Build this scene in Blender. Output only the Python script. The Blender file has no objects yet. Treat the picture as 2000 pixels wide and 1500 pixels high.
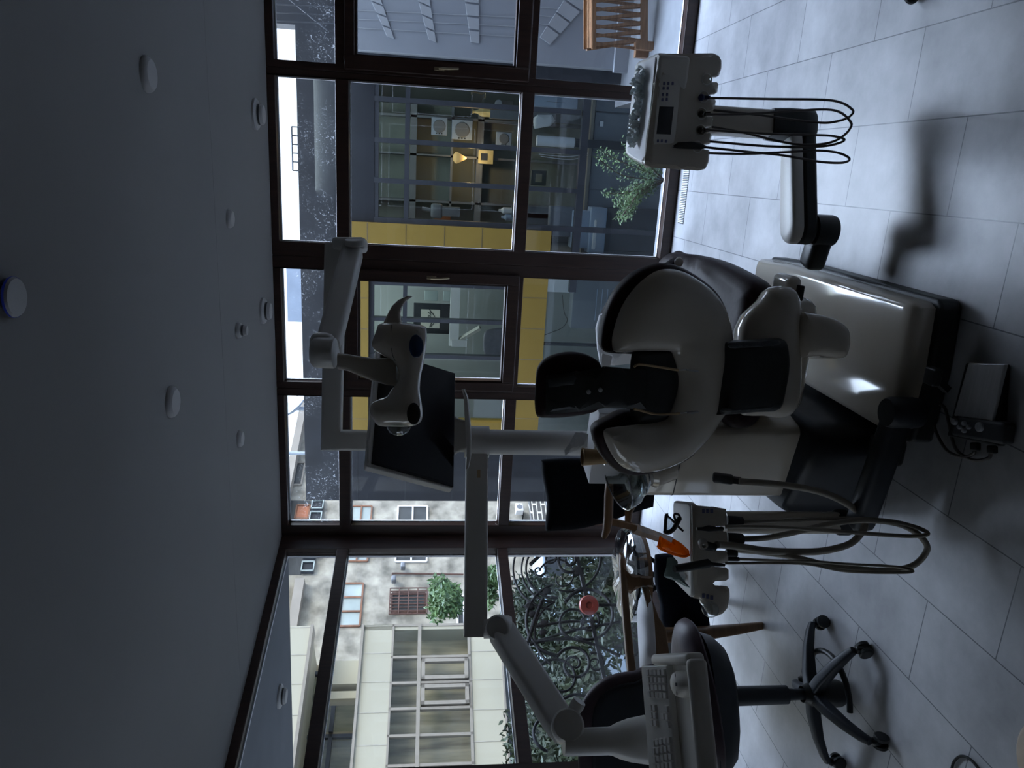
import bpy, bmesh, math, random
from mathutils import Vector as V, Matrix, noise
from mathutils.geometry import delaunay_2d_cdt
random.seed(7)
S = bpy.context.scene
COL = S.collection
PI = math.pi
# ------------------------------------------------------------------ camera
MR = V((0.95927928, 0.28148722, 0.02341395))      # upright camera right, in world axes
MD = V((0.05602191, -0.10835859, -0.9925321))     # upright camera down
MF = V((-0.276848, 0.95342717, -0.1197156))       # camera forward
FPX = 1443.0
EYE = V((0, 0, 1.64))
YA = 4.912                                        # inner face of the long glazed wall
ZC = 2.613                                        # ceiling height
cam = bpy.data.cameras.new('camera')
cam.sensor_fit = 'HORIZONTAL'; cam.sensor_width = 36; cam.lens = 36 * FPX / 2000
cam.clip_start = 0.05; cam.clip_end = 200
co = bpy.data.objects.new('camera', cam); COL.objects.link(co)
mw = Matrix.Identity(4)
for i in range(3):
    mw[i][0] = MD[i]; mw[i][1] = MR[i]; mw[i][2] = -MF[i]; mw[i][3] = EYE[i]
co.matrix_world = mw
S.camera = co

def ray(x, y): return MR * ((750 - y) / FPX) + MD * ((x - 1000) / FPX) + MF
def P(x, y, d): return EYE + ray(x, y) * d
def F(x, y, z=0.0):
    r = ray(x, y); return EYE + r * ((z - EYE.z) / r.z)
def A(x, y, o=0.0):
    r = ray(x, y); return EYE + r * ((YA + o) / r.y)
def L(x, y, q, n):                                # ray with plane
    r = ray(x, y); return EYE + r * ((q - EYE).dot(n) / r.dot(n))

# ------------------------------------------------------------------ materials
MATS = {}
def mat(name, col, rough=.5, metal=0, spec=.5, nz=0, na=.15, bump=0, coat=0, trans=0, ior=1.45, emit=None, es=0, stretch=(1, 1, 1), alpha=None, col2=None):
    m = bpy.data.materials.new(name); m.use_nodes = True
    nt = m.node_tree; n = nt.nodes; l = nt.links
    b = n['Principled BSDF']
    c = (*col, 1)
    b.inputs['Base Color'].default_value = c
    b.inputs['Roughness'].default_value = rough
    b.inputs['Metallic'].default_value = metal
    b.inputs['Specular IOR Level'].default_value = spec
    b.inputs['Coat Weight'].default_value = coat
    b.inputs['Coat Roughness'].default_value = .06
    b.inputs['Transmission Weight'].default_value = trans
    b.inputs['IOR'].default_value = ior
    if emit: b.inputs['Emission Color'].default_value = (*emit, 1); b.inputs['Emission Strength'].default_value = es
    if nz:
        tc = n.new('ShaderNodeTexCoord'); mp = n.new('ShaderNodeMapping'); mp.inputs['Scale'].default_value = stretch
        t = n.new('ShaderNodeTexNoise'); t.inputs['Scale'].default_value = nz; t.inputs['Detail'].default_value = 5
        l.new(tc.outputs['Object'], mp.inputs['Vector']); l.new(mp.outputs['Vector'], t.inputs['Vector'])
        r = n.new('ShaderNodeValToRGB')
        r.color_ramp.elements[0].position = .3; r.color_ramp.elements[1].position = .7
        r.color_ramp.elements[0].color = (*[max(0, v * (1 - na)) for v in col], 1)
        r.color_ramp.elements[1].color = (*(col2 or [min(1, v * (1 + na)) for v in col]), 1)
        l.new(t.outputs['Fac'], r.inputs['Fac']); l.new(r.outputs['Color'], b.inputs['Base Color'])
        if bump:
            bp = n.new('ShaderNodeBump'); bp.inputs['Strength'].default_value = bump; bp.inputs['Distance'].default_value = .01
            l.new(t.outputs['Fac'], bp.inputs['Height']); l.new(bp.outputs['Normal'], b.inputs['Normal'])
    MATS[name] = m
    return m
def glass_mat(name, tint=(.93, .96, .97), refl=.07, dirt=0):
    m = bpy.data.materials.new(name); m.use_nodes = True
    nt = m.node_tree; n = nt.nodes; l = nt.links
    for x in list(n): n.remove(x)
    o = n.new('ShaderNodeOutputMaterial'); t = n.new('ShaderNodeBsdfTransparent'); t.inputs[0].default_value = (*tint, 1)
    g = n.new('ShaderNodeBsdfGlossy'); g.inputs['Roughness'].default_value = .02
    f = n.new('ShaderNodeLayerWeight'); pw = n.new('ShaderNodeMath'); pw.operation = 'POWER'; pw.inputs[1].default_value = 4.5
    l.new(f.outputs['Facing'], pw.inputs[0])
    k = n.new('ShaderNodeMath'); k.operation = 'MULTIPLY_ADD'; k.inputs[1].default_value = .85; k.inputs[2].default_value = refl; k.use_clamp = True
    mx = n.new('ShaderNodeMixShader')
    l.new(pw.outputs[0], k.inputs[0]); l.new(k.outputs[0], mx.inputs[0]); l.new(t.outputs[0], mx.inputs[1]); l.new(g.outputs[0], mx.inputs[2])
    out = mx
    if dirt:
        d = n.new('ShaderNodeBsdfTranslucent'); d.inputs[0].default_value = (.8, .85, .9, 1)
        tc = n.new('ShaderNodeTexCoord'); z = n.new('ShaderNodeTexNoise'); z.inputs['Scale'].default_value = 34; z.inputs['Detail'].default_value = 6; z.inputs['Roughness'].default_value = .6
        z.inputs['Distortion'].default_value = 2.5
        l.new(tc.outputs['Object'], z.inputs['Vector'])
        r = n.new('ShaderNodeValToRGB'); r.color_ramp.elements[0].position = .60; r.color_ramp.elements[1].position = .72
        r.color_ramp.elements[0].color = (.004, .004, .004, 1); r.color_ramp.elements[1].color = (dirt, dirt, dirt, 1)
        l.new(z.outputs['Fac'], r.inputs['Fac'])
        z2 = n.new('ShaderNodeTexNoise'); z2.inputs['Scale'].default_value = 4; z2.inputs['Detail'].default_value = 3; l.new(tc.outputs['Object'], z2.inputs['Vector'])
        r2 = n.new('ShaderNodeValToRGB'); r2.color_ramp.elements[0].position = .4; r2.color_ramp.elements[1].position = .68; l.new(z2.outputs['Fac'], r2.inputs['Fac'])
        mu = n.new('ShaderNodeMath'); mu.operation = 'MULTIPLY'; l.new(r.outputs[0], mu.inputs[0]); l.new(r2.outputs[0], mu.inputs[1])
        m2 = n.new('ShaderNodeMixShader'); l.new(mu.outputs[0], m2.inputs[0]); l.new(mx.outputs[0], m2.inputs[1]); l.new(d.outputs[0], m2.inputs[2]); out = m2
    l.new(out.outputs[0], o.inputs[0])
    MATS[name] = m
    return m

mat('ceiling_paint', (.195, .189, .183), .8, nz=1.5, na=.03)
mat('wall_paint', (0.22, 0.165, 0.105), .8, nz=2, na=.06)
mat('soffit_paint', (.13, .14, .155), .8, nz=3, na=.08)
mat('wood_frame', (0.03, 0.0145, 0.0105), .38, nz=6, na=.35, stretch=(9, 9, .6), bump=.08)
mat('white_gloss', (0.57, 0.52, 0.445), .12, coat=.6, nz=2, na=.03)
mat('white_tube', (0.62, 0.605, 0.58), .33, nz=3, na=.03)
mat('white_plastic', (0.76, 0.74, 0.7), .4, nz=4, na=.03)
mat('device_white', (0.36, 0.355, 0.35), .45, nz=5, na=.05)
mat('burgundy', (.017, .0055, .008), .5, spec=.2, nz=60, na=.2, bump=.05)
mat('plum_vinyl', (.045, .028, .038), .5, nz=40, na=.15, bump=.05)
mat('black_plastic', (.014, .016, .017), .42, nz=20, na=.2)
mat('charcoal', (.035, .038, .043), .45, nz=18, na=.2)
mat('dark_blue_plastic', (.012, .0155, .022), .5, nz=20, na=.2)
mat('hose', (.30, .275, .235), .5, nz=30, na=.08)
mat('dark_hose', (.10, .09, .085), .5, nz=30, na=.1)
mat('chrome', (.75, .76, .78), .12, metal=1, nz=8, na=.05)
mat('steel', (.42, .42, .43), .4, metal=.35, nz=12, na=.1, stretch=(1, 12, 1))
mat('foil', (.80, .87, .88), .2, metal=.25, coat=.5, nz=25, na=.2, bump=.5)
mat('screen', (.006, .006, .009), .12, spec=.35, nz=2, na=.1)
mat('lcd', (.03, .032, .038), .25, nz=5, na=.05)
mat('button_blue', (.16, .17, .32), .5, nz=40, na=.2)
mat('button_dark', (0.26, 0.27, 0.29), .5, nz=40, na=.2)
mat('blue_rubber', (.01, .02, .09), .5, nz=30, na=.2)
mat('lens_blue', (.02, .045, .10), .2, nz=6, na=.2)
mat('lens_dark', (.03, .025, .02), .2, nz=6, na=.2)
mat('cardboard', (.42, .28, .14), .7, nz=15, na=.12)
mat('carton', (.78, .78, .80), .6, nz=5, na=.03)
mat('paper', (.72, .72, .73), .7, nz=6, na=.06, bump=.15)
mat('tissue', (.70, .70, .70), .8, nz=25, na=.08, bump=.4)
mat('tape', (.50, .36, .22), .6, nz=30, na=.15)
mat('strap', (.42, .29, .15), .5, nz=40, na=.15)
mat('navy_fabric', (.006, .008, .014), .9, spec=.1, nz=90, na=.3, bump=.1)
mat('black_fabric', (.003, .0035, .005), .9, spec=.1, nz=90, na=.3, bump=.1)
mat('oak', (0.135, 0.072, 0.032), .4, nz=5, na=.3, stretch=(1, 1, 8), bump=.05)
mat('amber', (1.0, 0.28, 0.012), .08, trans=.45, nz=4, na=.1)
mat('teal_pouch', (.30, .40, .38), .35, nz=10, na=.1, bump=.2)
mat('key_white', (0.68, 0.665, 0.64), .55, nz=12, na=.04)
mat('grille', (.78, .79, .80), .4, nz=8, na=.05)
mat('led_blue', (.02, .03, .2), .4, emit=(.05, .1, .9), es=.025, nz=4, na=.1)
mat('brass', (.35, .29, .20), .35, metal=.9, nz=20, na=.1)
mat('beige_vinyl', (.45, .36, .27), .5, nz=20, na=.08)
# outdoors
mat('annex_dark', (0.023, 0.027, 0.036), .42, nz=3, na=.22)
mat('annex_metal', (0.05, 0.056, 0.068), .4, nz=5, na=.1)
mat('yellow_panel', (0.34, 0.225, 0.045), .5, nz=3, na=.08)
mat('room_grey', (.36, .38, .38), .7, nz=2, na=.08)
mat('room_green', (0.25, 0.28, 0.26), .7, nz=2, na=.12)
mat('cabinet_grey', (.19, .205, .235), .5, nz=3, na=.06)
mat('white_render', (0.33, 0.355, 0.395), .8, nz=2, na=.06)
mat('pale_light_patch', (0.42, 0.445, 0.48), .5, nz=3, na=.05)  # wall colour lightened to stand in for patches of light
mat('deck_grey', (0.16, 0.168, 0.18), .8, nz=6, na=.15, bump=.1)
mat('teak', (.26, .135, .065), .5, nz=8, na=.3, stretch=(1, 1, 6))
mat('plaster', (0.33, 0.31, 0.265), .9, nz=2.2, na=.55, bump=.2)
mat('plaster_light', (0.32, 0.29, 0.255), .9, nz=1.0, na=.15)
mat('cream_panel', (0.36, 0.34, 0.265), .6, nz=.7, na=.06)
mat('seam_grey', (.34, .32, .27), .7, nz=8, na=.1)
mat('alu', (0.24, 0.215, 0.18), .45, nz=8, na=.08)
mat('curtain', (0.34, 0.28, 0.19), .9, nz=2.2, na=.55, stretch=(2.5, 2.5, .25))
mat('window_pale', (0.36, 0.42, 0.42), .3, nz=1.5, na=.25)
mat('window_dark', (.05, .055, .06), .3, nz=2, na=.4)
mat('window_wood', (0.23, 0.115, 0.072), .6, nz=8, na=.2)
mat('shutter_orange', (0.42, 0.16, 0.085), .6, nz=4, na=.1)
mat('rust_bar', (0.1, 0.052, 0.042), .6, nz=12, na=.2)
mat('iron', (.005, .005, .006), .75, spec=.2, nz=14, na=.3)
mat('leaf', (0.035, 0.085, 0.028), .6, nz=6, na=.5, col2=(.11, .19, .06))
mat('leaf_dark', (0.007, 0.016, 0.007), .6, nz=6, na=.5, col2=(.032, .05, .02))
mat('bark', (.10, .08, .06), .9, nz=10, na=.3)
mat('brick_dark', (.06, .058, .055), .8, nz=8, na=.2)
mat('car_paint', (.45, .55, .66), .2, coat=.8, nz=2, na=.03)
mat('car_glass', (.015, .018, .02), .08, nz=2, na=.1)
mat('rubber', (.015, .015, .015), .8, nz=20, na=.2)
mat('red_plastic', (0.12, 0.018, 0.012), .4, nz=5, na=.15)
mat('ochre_box', (.55, .36, .10), .6, nz=6, na=.15)
mat('asphalt', (.15, .15, .15), .9, nz=20, na=.2)
mat('lamp_shade', (.8, .5, .2), .7, emit=(1, .62, .25), es=.45, nz=6, na=.1)
mat('warm_glow', (.75, .62, .3), .6, emit=(1, .8, .4), es=.04, nz=12, na=.3)  # faint glow added to print and vase, which are no lamps
mat('picture_paper', (.62, .60, .54), .7, nz=5, na=.1)
mat('orange_glow_paint', (.45, .17, .08), .35, metal=.6, nz=6, na=.3)  # colour of the painted orange glow
mat('stool_grey', (.16, .155, .175), .6, nz=30, na=.1)
mat('purple_fabric', (.14, .05, .085), .7, nz=30, na=.15)
mat('sky_metal', (.40, .45, .52), .6, nz=4, na=.15)
mat('neighbour_blue', (.36, .43, .55), .7, nz=2, na=.08)
glass_mat('pane_glass', refl=.025)
glass_mat('pane_glass_dusty', refl=.025, dirt=.40)
glass_mat('annex_glass', tint=(.90, .94, .945), refl=.035)
glass_mat('clear_plastic', tint=(.88, .92, .93), refl=.3)
glass_mat('bowl_glass', tint=(.72, .76, .76), refl=.16)
def see_through(name, k):                            # thin film: part of the light comes through from behind
    nt = MATS[name].node_tree; n = nt.nodes; l = nt.links; o = n['Material Output']; b = n['Principled BSDF']
    t = n.new('ShaderNodeBsdfTranslucent'); t.inputs[0].default_value = b.inputs['Base Color'].default_value
    m = n.new('ShaderNodeMixShader'); m.inputs[0].default_value = k
    l.new(b.outputs[0], m.inputs[1]); l.new(t.outputs[0], m.inputs[2]); l.new(m.outputs[0], o.inputs[0])
see_through('foil', .3); see_through('amber', .45); see_through('tissue', .3)
# floor: 30 x 60 cm grey tiles in running bond
m = bpy.data.materials.new('floor_tile'); m.use_nodes = True
nt = m.node_tree; n = nt.nodes; l = nt.links; b = n['Principled BSDF']
tc = n.new('ShaderNodeTexCoord'); sp = n.new('ShaderNodeSeparateXYZ'); cb = n.new('ShaderNodeCombineXYZ')
ax = n.new('ShaderNodeMath'); ax.operation = 'ADD'; ax.inputs[1].default_value = 60 - .439
ay = n.new('ShaderNodeMath'); ay.operation = 'ADD'; ay.inputs[1].default_value = 60 - .239
l.new(tc.outputs['Object'], sp.inputs[0]); l.new(sp.outputs['Y'], ax.inputs[0]); l.new(sp.outputs['X'], ay.inputs[0])
l.new(ax.outputs[0], cb.inputs[0]); l.new(ay.outputs[0], cb.inputs[1])
br = n.new('ShaderNodeTexBrick'); br.inputs['Scale'].default_value = 1; br.inputs['Brick Width'].default_value = .6; br.inputs['Row Height'].default_value = .3
br.inputs['Mortar Size'].default_value = .0022; br.inputs['Mortar Smooth'].default_value = .2; br.offset = .5
br.inputs['Color1'].default_value = (.42, .42, .43, 1); br.inputs['Color2'].default_value = (.46, .46, .47, 1); br.inputs['Mortar'].default_value = (.13, .135, .145, 1)
l.new(cb.outputs[0], br.inputs['Vector'])
tz = n.new('ShaderNodeTexNoise'); tz.inputs['Scale'].default_value = 2.6; tz.inputs['Detail'].default_value = 9; tz.inputs['Roughness'].default_value = .62
l.new(tc.outputs['Object'], tz.inputs['Vector'])
rp = n.new('ShaderNodeValToRGB'); rp.color_ramp.elements[0].position = .3; rp.color_ramp.elements[1].position = .72
rp.color_ramp.elements[0].color = (.62, .62, .62, 1); rp.color_ramp.elements[1].color = (1.22, 1.22, 1.22, 1)
l.new(tz.outputs['Fac'], rp.inputs[0])
mx = n.new('ShaderNodeMix'); mx.data_type = 'RGBA'; mx.blend_type = 'MULTIPLY'; mx.inputs[0].default_value = 1
l.new(br.outputs['Color'], mx.inputs[6]); l.new(rp.outputs[0], mx.inputs[7]); l.new(mx.outputs[2], b.inputs['Base Color'])
b.inputs['Roughness'].default_value = .36; b.inputs['Specular IOR Level'].default_value = .5
MATS['floor_tile'] = m
# brickwork wall
m = bpy.data.materials.new('pale_mortar_brick'); m.use_nodes = True
nt = m.node_tree; n = nt.nodes; l = nt.links; b = n['Principled BSDF']
tc = n.new('ShaderNodeTexCoord'); mp = n.new('ShaderNodeMapping'); mp.inputs['Rotation'].default_value = (PI / 2, 0, 0)
br = n.new('ShaderNodeTexBrick'); br.inputs['Scale'].default_value = 2.2; br.inputs['Mortar Size'].default_value = .03
br.inputs['Color1'].default_value = (.05, .05, .05, 1); br.inputs['Color2'].default_value = (.08, .075, .07, 1); br.inputs['Mortar'].default_value = (.6, .57, .5, 1)
l.new(tc.outputs['Object'], mp.inputs[0]); l.new(mp.outputs[0], br.inputs['Vector']); l.new(br.outputs['Color'], b.inputs['Base Color'])
MATS['pale_mortar_brick'] = m

# ------------------------------------------------------------------ mesh helpers
class B:
    def __init__(s): s.bm = bmesh.new()
    def poly(s, pts):
        s.bm.faces.new([s.bm.verts.new(p) for p in pts])
        return s
    def hexa(s, q0, q1):                            # two matching quads -> closed solid
        a = [s.bm.verts.new(p) for p in q0]; b = [s.bm.verts.new(p) for p in q1]; k = len(a)
        s.bm.faces.new(a[::-1]); s.bm.faces.new(b)
        for i in range(k): s.bm.faces.new((a[i], a[(i + 1) % k], b[(i + 1) % k], b[i]))
        return s
    def slab(s, pts, vec):                          # polygon extruded along a vector
        return s.hexa([V(p) for p in pts], [V(p) + V(vec) for p in pts])
    def box(s, c, size, ax=None, r=0, seg=3):
        e = ax or (V((1, 0, 0)), V((0, 1, 0)), V((0, 0, 1)))
        t = bmesh.new(); bmesh.ops.create_cube(t, size=1)
        for v in t.verts: v.co = V((v.co.x * size[0], v.co.y * size[1], v.co.z * size[2]))
        if r: bmesh.ops.bevel(t, geom=list(t.edges), offset=min(r, min(size) * .49), segments=seg, profile=.5, affect='EDGES')
        mp_ = {}
        for v in t.verts: mp_[v] = s.bm.verts.new(V(c) + e[0] * v.co.x + e[1] * v.co.y + e[2] * v.co.z)
        for f in t.faces: s.bm.faces.new([mp_[v] for v in f.verts])
        t.free(); return s
    def bx(s, x0, x1, y0, y1, z0, z1, r=0):
        return s.box(((x0 + x1) / 2, (y0 + y1) / 2, (z0 + z1) / 2), (abs(x1 - x0), abs(y1 - y0), abs(z1 - z0)), r=r)
    def beam(s, p, q, w, h, up=V((0, 0, 1)), r=0, w2=None, h2=None):  # bar from p to q
        p, q = V(p), V(q); d = (q - p).normalized(); sd = d.cross(up)
        if sd.length < 1e-4: sd = d.cross(V((1, 0, 0)))
        sd.normalize(); u = sd.cross(d)
        if r and not w2: return s.box((p + q) / 2, (w, (q - p).length, h), (sd, d, u), r)
        w2 = w2 or w; h2 = h2 or h
        f = lambda c, a, b_: [c + sd * (i * a / 2) + u * (j * b_ / 2) for i, j in ((-1, -1), (1, -1), (1, 1), (-1, 1))]
        return s.hexa(f(p, w, h), f(q, w2, h2))
    def tube(s, pts, r, n=10, closed=False, caps=True):
        pts = [V(p) for p in pts]; k = len(pts)
        rr = r if isinstance(r, (list, tuple)) else [r] * k
        up = None; rings = []
        for i, p in enumerate(pts):
            a = pts[i - 1] if (i or closed) else p; b_ = pts[(i + 1) % k] if (i < k - 1 or closed) else p
            t = (b_ - a).normalized()
            if up is None: up = t.orthogonal().normalized()
            up = (up - t * up.dot(t)); up = up.normalized() if up.length > 1e-6 else t.orthogonal().normalized()
            w = t.cross(up)
            rings.append([s.bm.verts.new(p + (up * math.cos(2 * PI * j / n) + w * math.sin(2 * PI * j / n)) * rr[i]) for j in range(n)])
        for i in range(k if closed else k - 1):
            a, b_ = rings[i], rings[(i + 1) % k]
            for j in range(n): s.bm.faces.new((a[j], a[(j + 1) % n], b_[(j + 1) % n], b_[j]))
        if caps and not closed: s.bm.faces.new(rings[0][::-1]); s.bm.faces.new(rings[-1])
        return s
    def lathe(s, c, prof, axis=V((0, 0, 1)), n=32, sx=1.0):   # prof: (radius, height) list
        c = V(c); z = V(axis).normalized(); x = V((1, 0, 0)) if abs(z.x) < .9 else V((0, 1, 0))
        x = (x - z * x.dot(z)).normalized(); y = z.cross(x); rings = []
        for r, h in prof:
            if r < 1e-6: rings.append([s.bm.verts.new(c + z * h)])
            else: rings.append([s.bm.verts.new(c + z * h + x * (r * sx * math.cos(2 * PI * j / n)) + y * (r * math.sin(2 * PI * j / n))) for j in range(n)])
        for a, b_ in zip(rings, rings[1:]):
            for j in range(n):
                f = (a[j % len(a)], a[(j + 1) % len(a)], b_[(j + 1) % len(b_)], b_[j % len(b_)])
                f = tuple(dict.fromkeys(f))
                if len(f) > 2: s.bm.faces.new(f)
        return s
    def loft(s, rings, cap=True):
        rs = [[s.bm.verts.new(p) for p in r] for r in rings]; n = len(rs[0])
        for a, b_ in zip(rs, rs[1:]):
            for j in range(n): s.bm.faces.new((a[j], a[(j + 1) % n], b_[(j + 1) % n], b_[j]))
        if cap: s.bm.faces.new(rs[0][::-1]); s.bm.faces.new(rs[-1])
        return s
    def pillow(s, pts, nrm, R, tf, tb, grid=.03):   # closed planar outline puffed to both sides with rounded rim
        pts = [V(p) for p in pts]; o = sum(pts, V()) / len(pts); nrm = V(nrm).normalized()
        e1 = (pts[0] - o); e1 = (e1 - nrm * e1.dot(nrm)).normalized(); e2 = nrm.cross(e1)
        q = [V(((p - o).dot(e1), (p - o).dot(e2))) for p in pts]
        if sum(a.x * b_.y - a.y * b_.x for a, b_ in zip(q, q[1:] + q[:1])) < 0: q.reverse()
        N = len(q)
        def dist(p):
            m_ = 1e9
            for i in range(N):
                a = q[i]; d = q[(i + 1) % N] - a; L2 = d.length_squared
                t = 0 if L2 == 0 else max(0, min(1, (p - a).dot(d) / L2)); m_ = min(m_, (p - a - d * t).length)
            return m_
        def inside(p):
            c = False
            for i in range(N):
                a, b_ = q[i], q[(i + 1) % N]
                if (a.y > p.y) != (b_.y > p.y) and p.x < (b_.x - a.x) * (p.y - a.y) / (b_.y - a.y) + a.x: c = not c
            return c
        pin = []
        for k in (.06, .2, .45, .8):
            for i in range(N):
                d = (q[(i + 1) % N] - q[i - 1])
                if d.length == 0: continue
                c = q[i] + V((-d.y, d.x)).normalized() * (R * k)
                if inside(c) and dist(c) > R * k * .9: pin.append(c)
        x0 = min(p.x for p in q); x1 = max(p.x for p in q); y0 = min(p.y for p in q); y1 = max(p.y for p in q)
        x = x0
        while x < x1:
            y = y0
            while y < y1:
                c = V((x + .001, y + .0013))
                if inside(c) and dist(c) > R * .9: pin.append(c)
                y += grid
            x += grid
        vo, _, fo, *_ = delaunay_2d_cdt(q + pin, [], [list(range(N))], 1, 1e-5)
        hh = []
        for p in vo:
            t = min(1, dist(p) / R); h = math.sqrt(max(0, 1 - (1 - t) ** 2)); hh.append(0 if t < 1e-3 else h)
        fv = [s.bm.verts.new(o + e1 * p.x + e2 * p.y + nrm * (h * tf)) for p, h in zip(vo, hh)]
        bv = [fv[i] if hh[i] == 0 else s.bm.verts.new(o + e1 * p.x + e2 * p.y - nrm * (hh[i] * tb)) for i, p in enumerate(vo)]
        for f in fo:
            try: s.bm.faces.new([fv[i] for i in f])
            except ValueError: pass
            if any(hh[i] for i in f):
                try: s.bm.faces.new([bv[i] for i in reversed(f)])
                except ValueError: pass
        return s

def smooth(pts, k=4, closed=True):                  # Catmull-Rom resampling
    pts = [V(p) for p in pts]; n_ = len(pts); out = []
    for i in range(n_ if closed else n_ - 1):
        p0 = pts[i - 1] if (closed or i) else pts[0]; p1 = pts[i]; p2 = pts[(i + 1) % n_]
        p3 = pts[(i + 2) % n_] if (closed or i < n_ - 2) else pts[-1]
        for j in range(k):
            t = j / k
            out.append(.5 * ((2 * p1) + (p2 - p0) * t + (2 * p0 - 5 * p1 + 4 * p2 - p3) * t * t + (3 * p1 - p0 - 3 * p2 + p3) * t ** 3))
    if not closed: out.append(pts[-1])
    return out
def rrect(o, e1, e2, w, h, r, n=5):                 # rounded rectangle around o
    out = []
    for sx, sy, a0 in ((1, 1, 0), (-1, 1, 90), (-1, -1, 180), (1, -1, 270)):
        for i in range(n + 1):
            a = math.radians(a0 + 90 * i / n)
            out.append(o + e1 * (sx * (w / 2 - r) + r * math.cos(a)) + e2 * (sy * (h / 2 - r) + r * math.sin(a)))
    return out

def base(o):                                        # world origin of an object's thing
    return V(o['_o']) if '_o' in o.keys() else V((0, 0, 0))
def obj(name, b, m, parent=None, loc=None, sharp=35, sub=0, bev=0, label=None):
    o_ = base(parent) if parent else V(loc or (0, 0, 0))
    bm = b.bm
    bmesh.ops.remove_doubles(bm, verts=bm.verts, dist=1e-6)
    bmesh.ops.recalc_face_normals(bm, faces=bm.faces)
    for v in bm.verts: v.co -= o_
    me = bpy.data.meshes.new(name); bm.to_mesh(me); bm.free()
    for p in me.polygons: p.use_smooth = True
    me.set_sharp_from_angle(angle=math.radians(sharp))
    me.materials.append(MATS[m])
    o = bpy.data.objects.new(name, me); COL.objects.link(o)
    o['_o'] = list(o_)
    if parent: o.parent = parent
    else: o.location = o_
    if bev:
        md = o.modifiers.new('bevel', 'BEVEL'); md.width = bev; md.segments = 3; md.limit_method = 'ANGLE'
    if sub:
        md = o.modifiers.new('sub', 'SUBSURF'); md.levels = sub; md.render_levels = sub
    if label: o['label'] = label
    return o
def thing(name, label, cat, loc=(0, 0, 0), group=None, kind=None):
    o = bpy.data.objects.new(name, None); COL.objects.link(o); o.location = loc; o['_o'] = list(loc)
    o.empty_display_size = .1
    return tag(o, label, cat, group, kind)
def tag(o, label, cat, group=None, kind=None):
    o['label'] = label; o['category'] = cat
    if group: o['group'] = group
    if kind: o['kind'] = kind
    return o
def copy_thing(root, loc, label=None):
    def cp(o, par):
        c = o.copy(); COL.objects.link(c)
        if par: c.parent = par
        for ch in list(o.children): cp(ch, c)
        return c
    r = cp(root, None); r.location = loc; r['_o'] = list(loc)
    if label: r['label'] = label
    return r
X_, Y_, Z_ = V((1, 0, 0)), V((0, 1, 0)), V((0, 0, 1))
# ================================================================== room shell
BD = V((-.27, -.9629, 0)).normalized()            # direction of the second glazed wall, coming forward
BN = V((BD.y, -BD.x, 0))                          # its outward normal
BC = V((-2.603, YA, 0))                           # corner where both glazed walls meet
if BN.x > 0: BN = -BN
BE = BC + BD * 5.2
room = [V((2.8, YA + .08, 0)), V((2.8, -2.4, 0)), V((BE.x - .3, -2.4, 0)), V((BE.x - .02, BE.y, 0)), BC + V((-.05, .08, 0))]
def struct(name, b, m, label, cat, **k):
    return tag(obj(name, b, m, **k), label, cat, kind='structure')
struct('floor', B().slab(room, (0, 0, -.2)), 'floor_tile', 'grey stone tile floor laid in running bond', 'floor')
cb_ = B().slab([p + Z_ * (ZC + .0006) for p in room], (0, 0, .25))
sx = (3.63 - YA) / BD.y
cb_.slab([V((2.8, YA + .08, ZC)), V((2.8, 3.63, ZC)), BC + BD * sx + Z_ * ZC, BC + V((-.05, .08, ZC))], (0, 0, .03))
struct('ceiling', cb_, 'ceiling_paint', 'plain pale plaster ceiling with a shallow dropped band by the glazing', 'ceiling')
struct('wall_right', B().bx(2.8, 3.0, -2.4, YA + .1, -.2, 3.0), 'wall_paint', 'plain painted side wall next to the delivery unit', 'wall')
struct('wall_back', B().bx(BE.x - .6, 3.0, -2.6, -2.4, -.2, 3.0), 'wall_paint', 'plain painted wall behind the viewer', 'wall')
wl = B().slab([BE + V((-.02, 0, -.2)), V((BE.x - .3, -2.4, -.2)), V((BE.x - .5, -2.4, -.2)), BE + V((-.25, .1, -.2))], (0, 0, 3.2))
struct('wall_left', wl, 'wall_paint', 'plain painted wall past the end of the street glazing', 'wall')
# soffit of the storey above, past the street windows
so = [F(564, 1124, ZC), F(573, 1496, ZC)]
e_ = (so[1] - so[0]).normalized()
struct('trim_1', B().slab([BC + V((-.02, .08, ZC)), so[0] + (so[0] - so[1]) * .15, so[1] + e_ * 4, BE + V((0, 0, ZC))], (0, 0, .2)), 'soffit_paint', 'overhanging outdoor soffit above the street windows', 'soffit')

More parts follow.
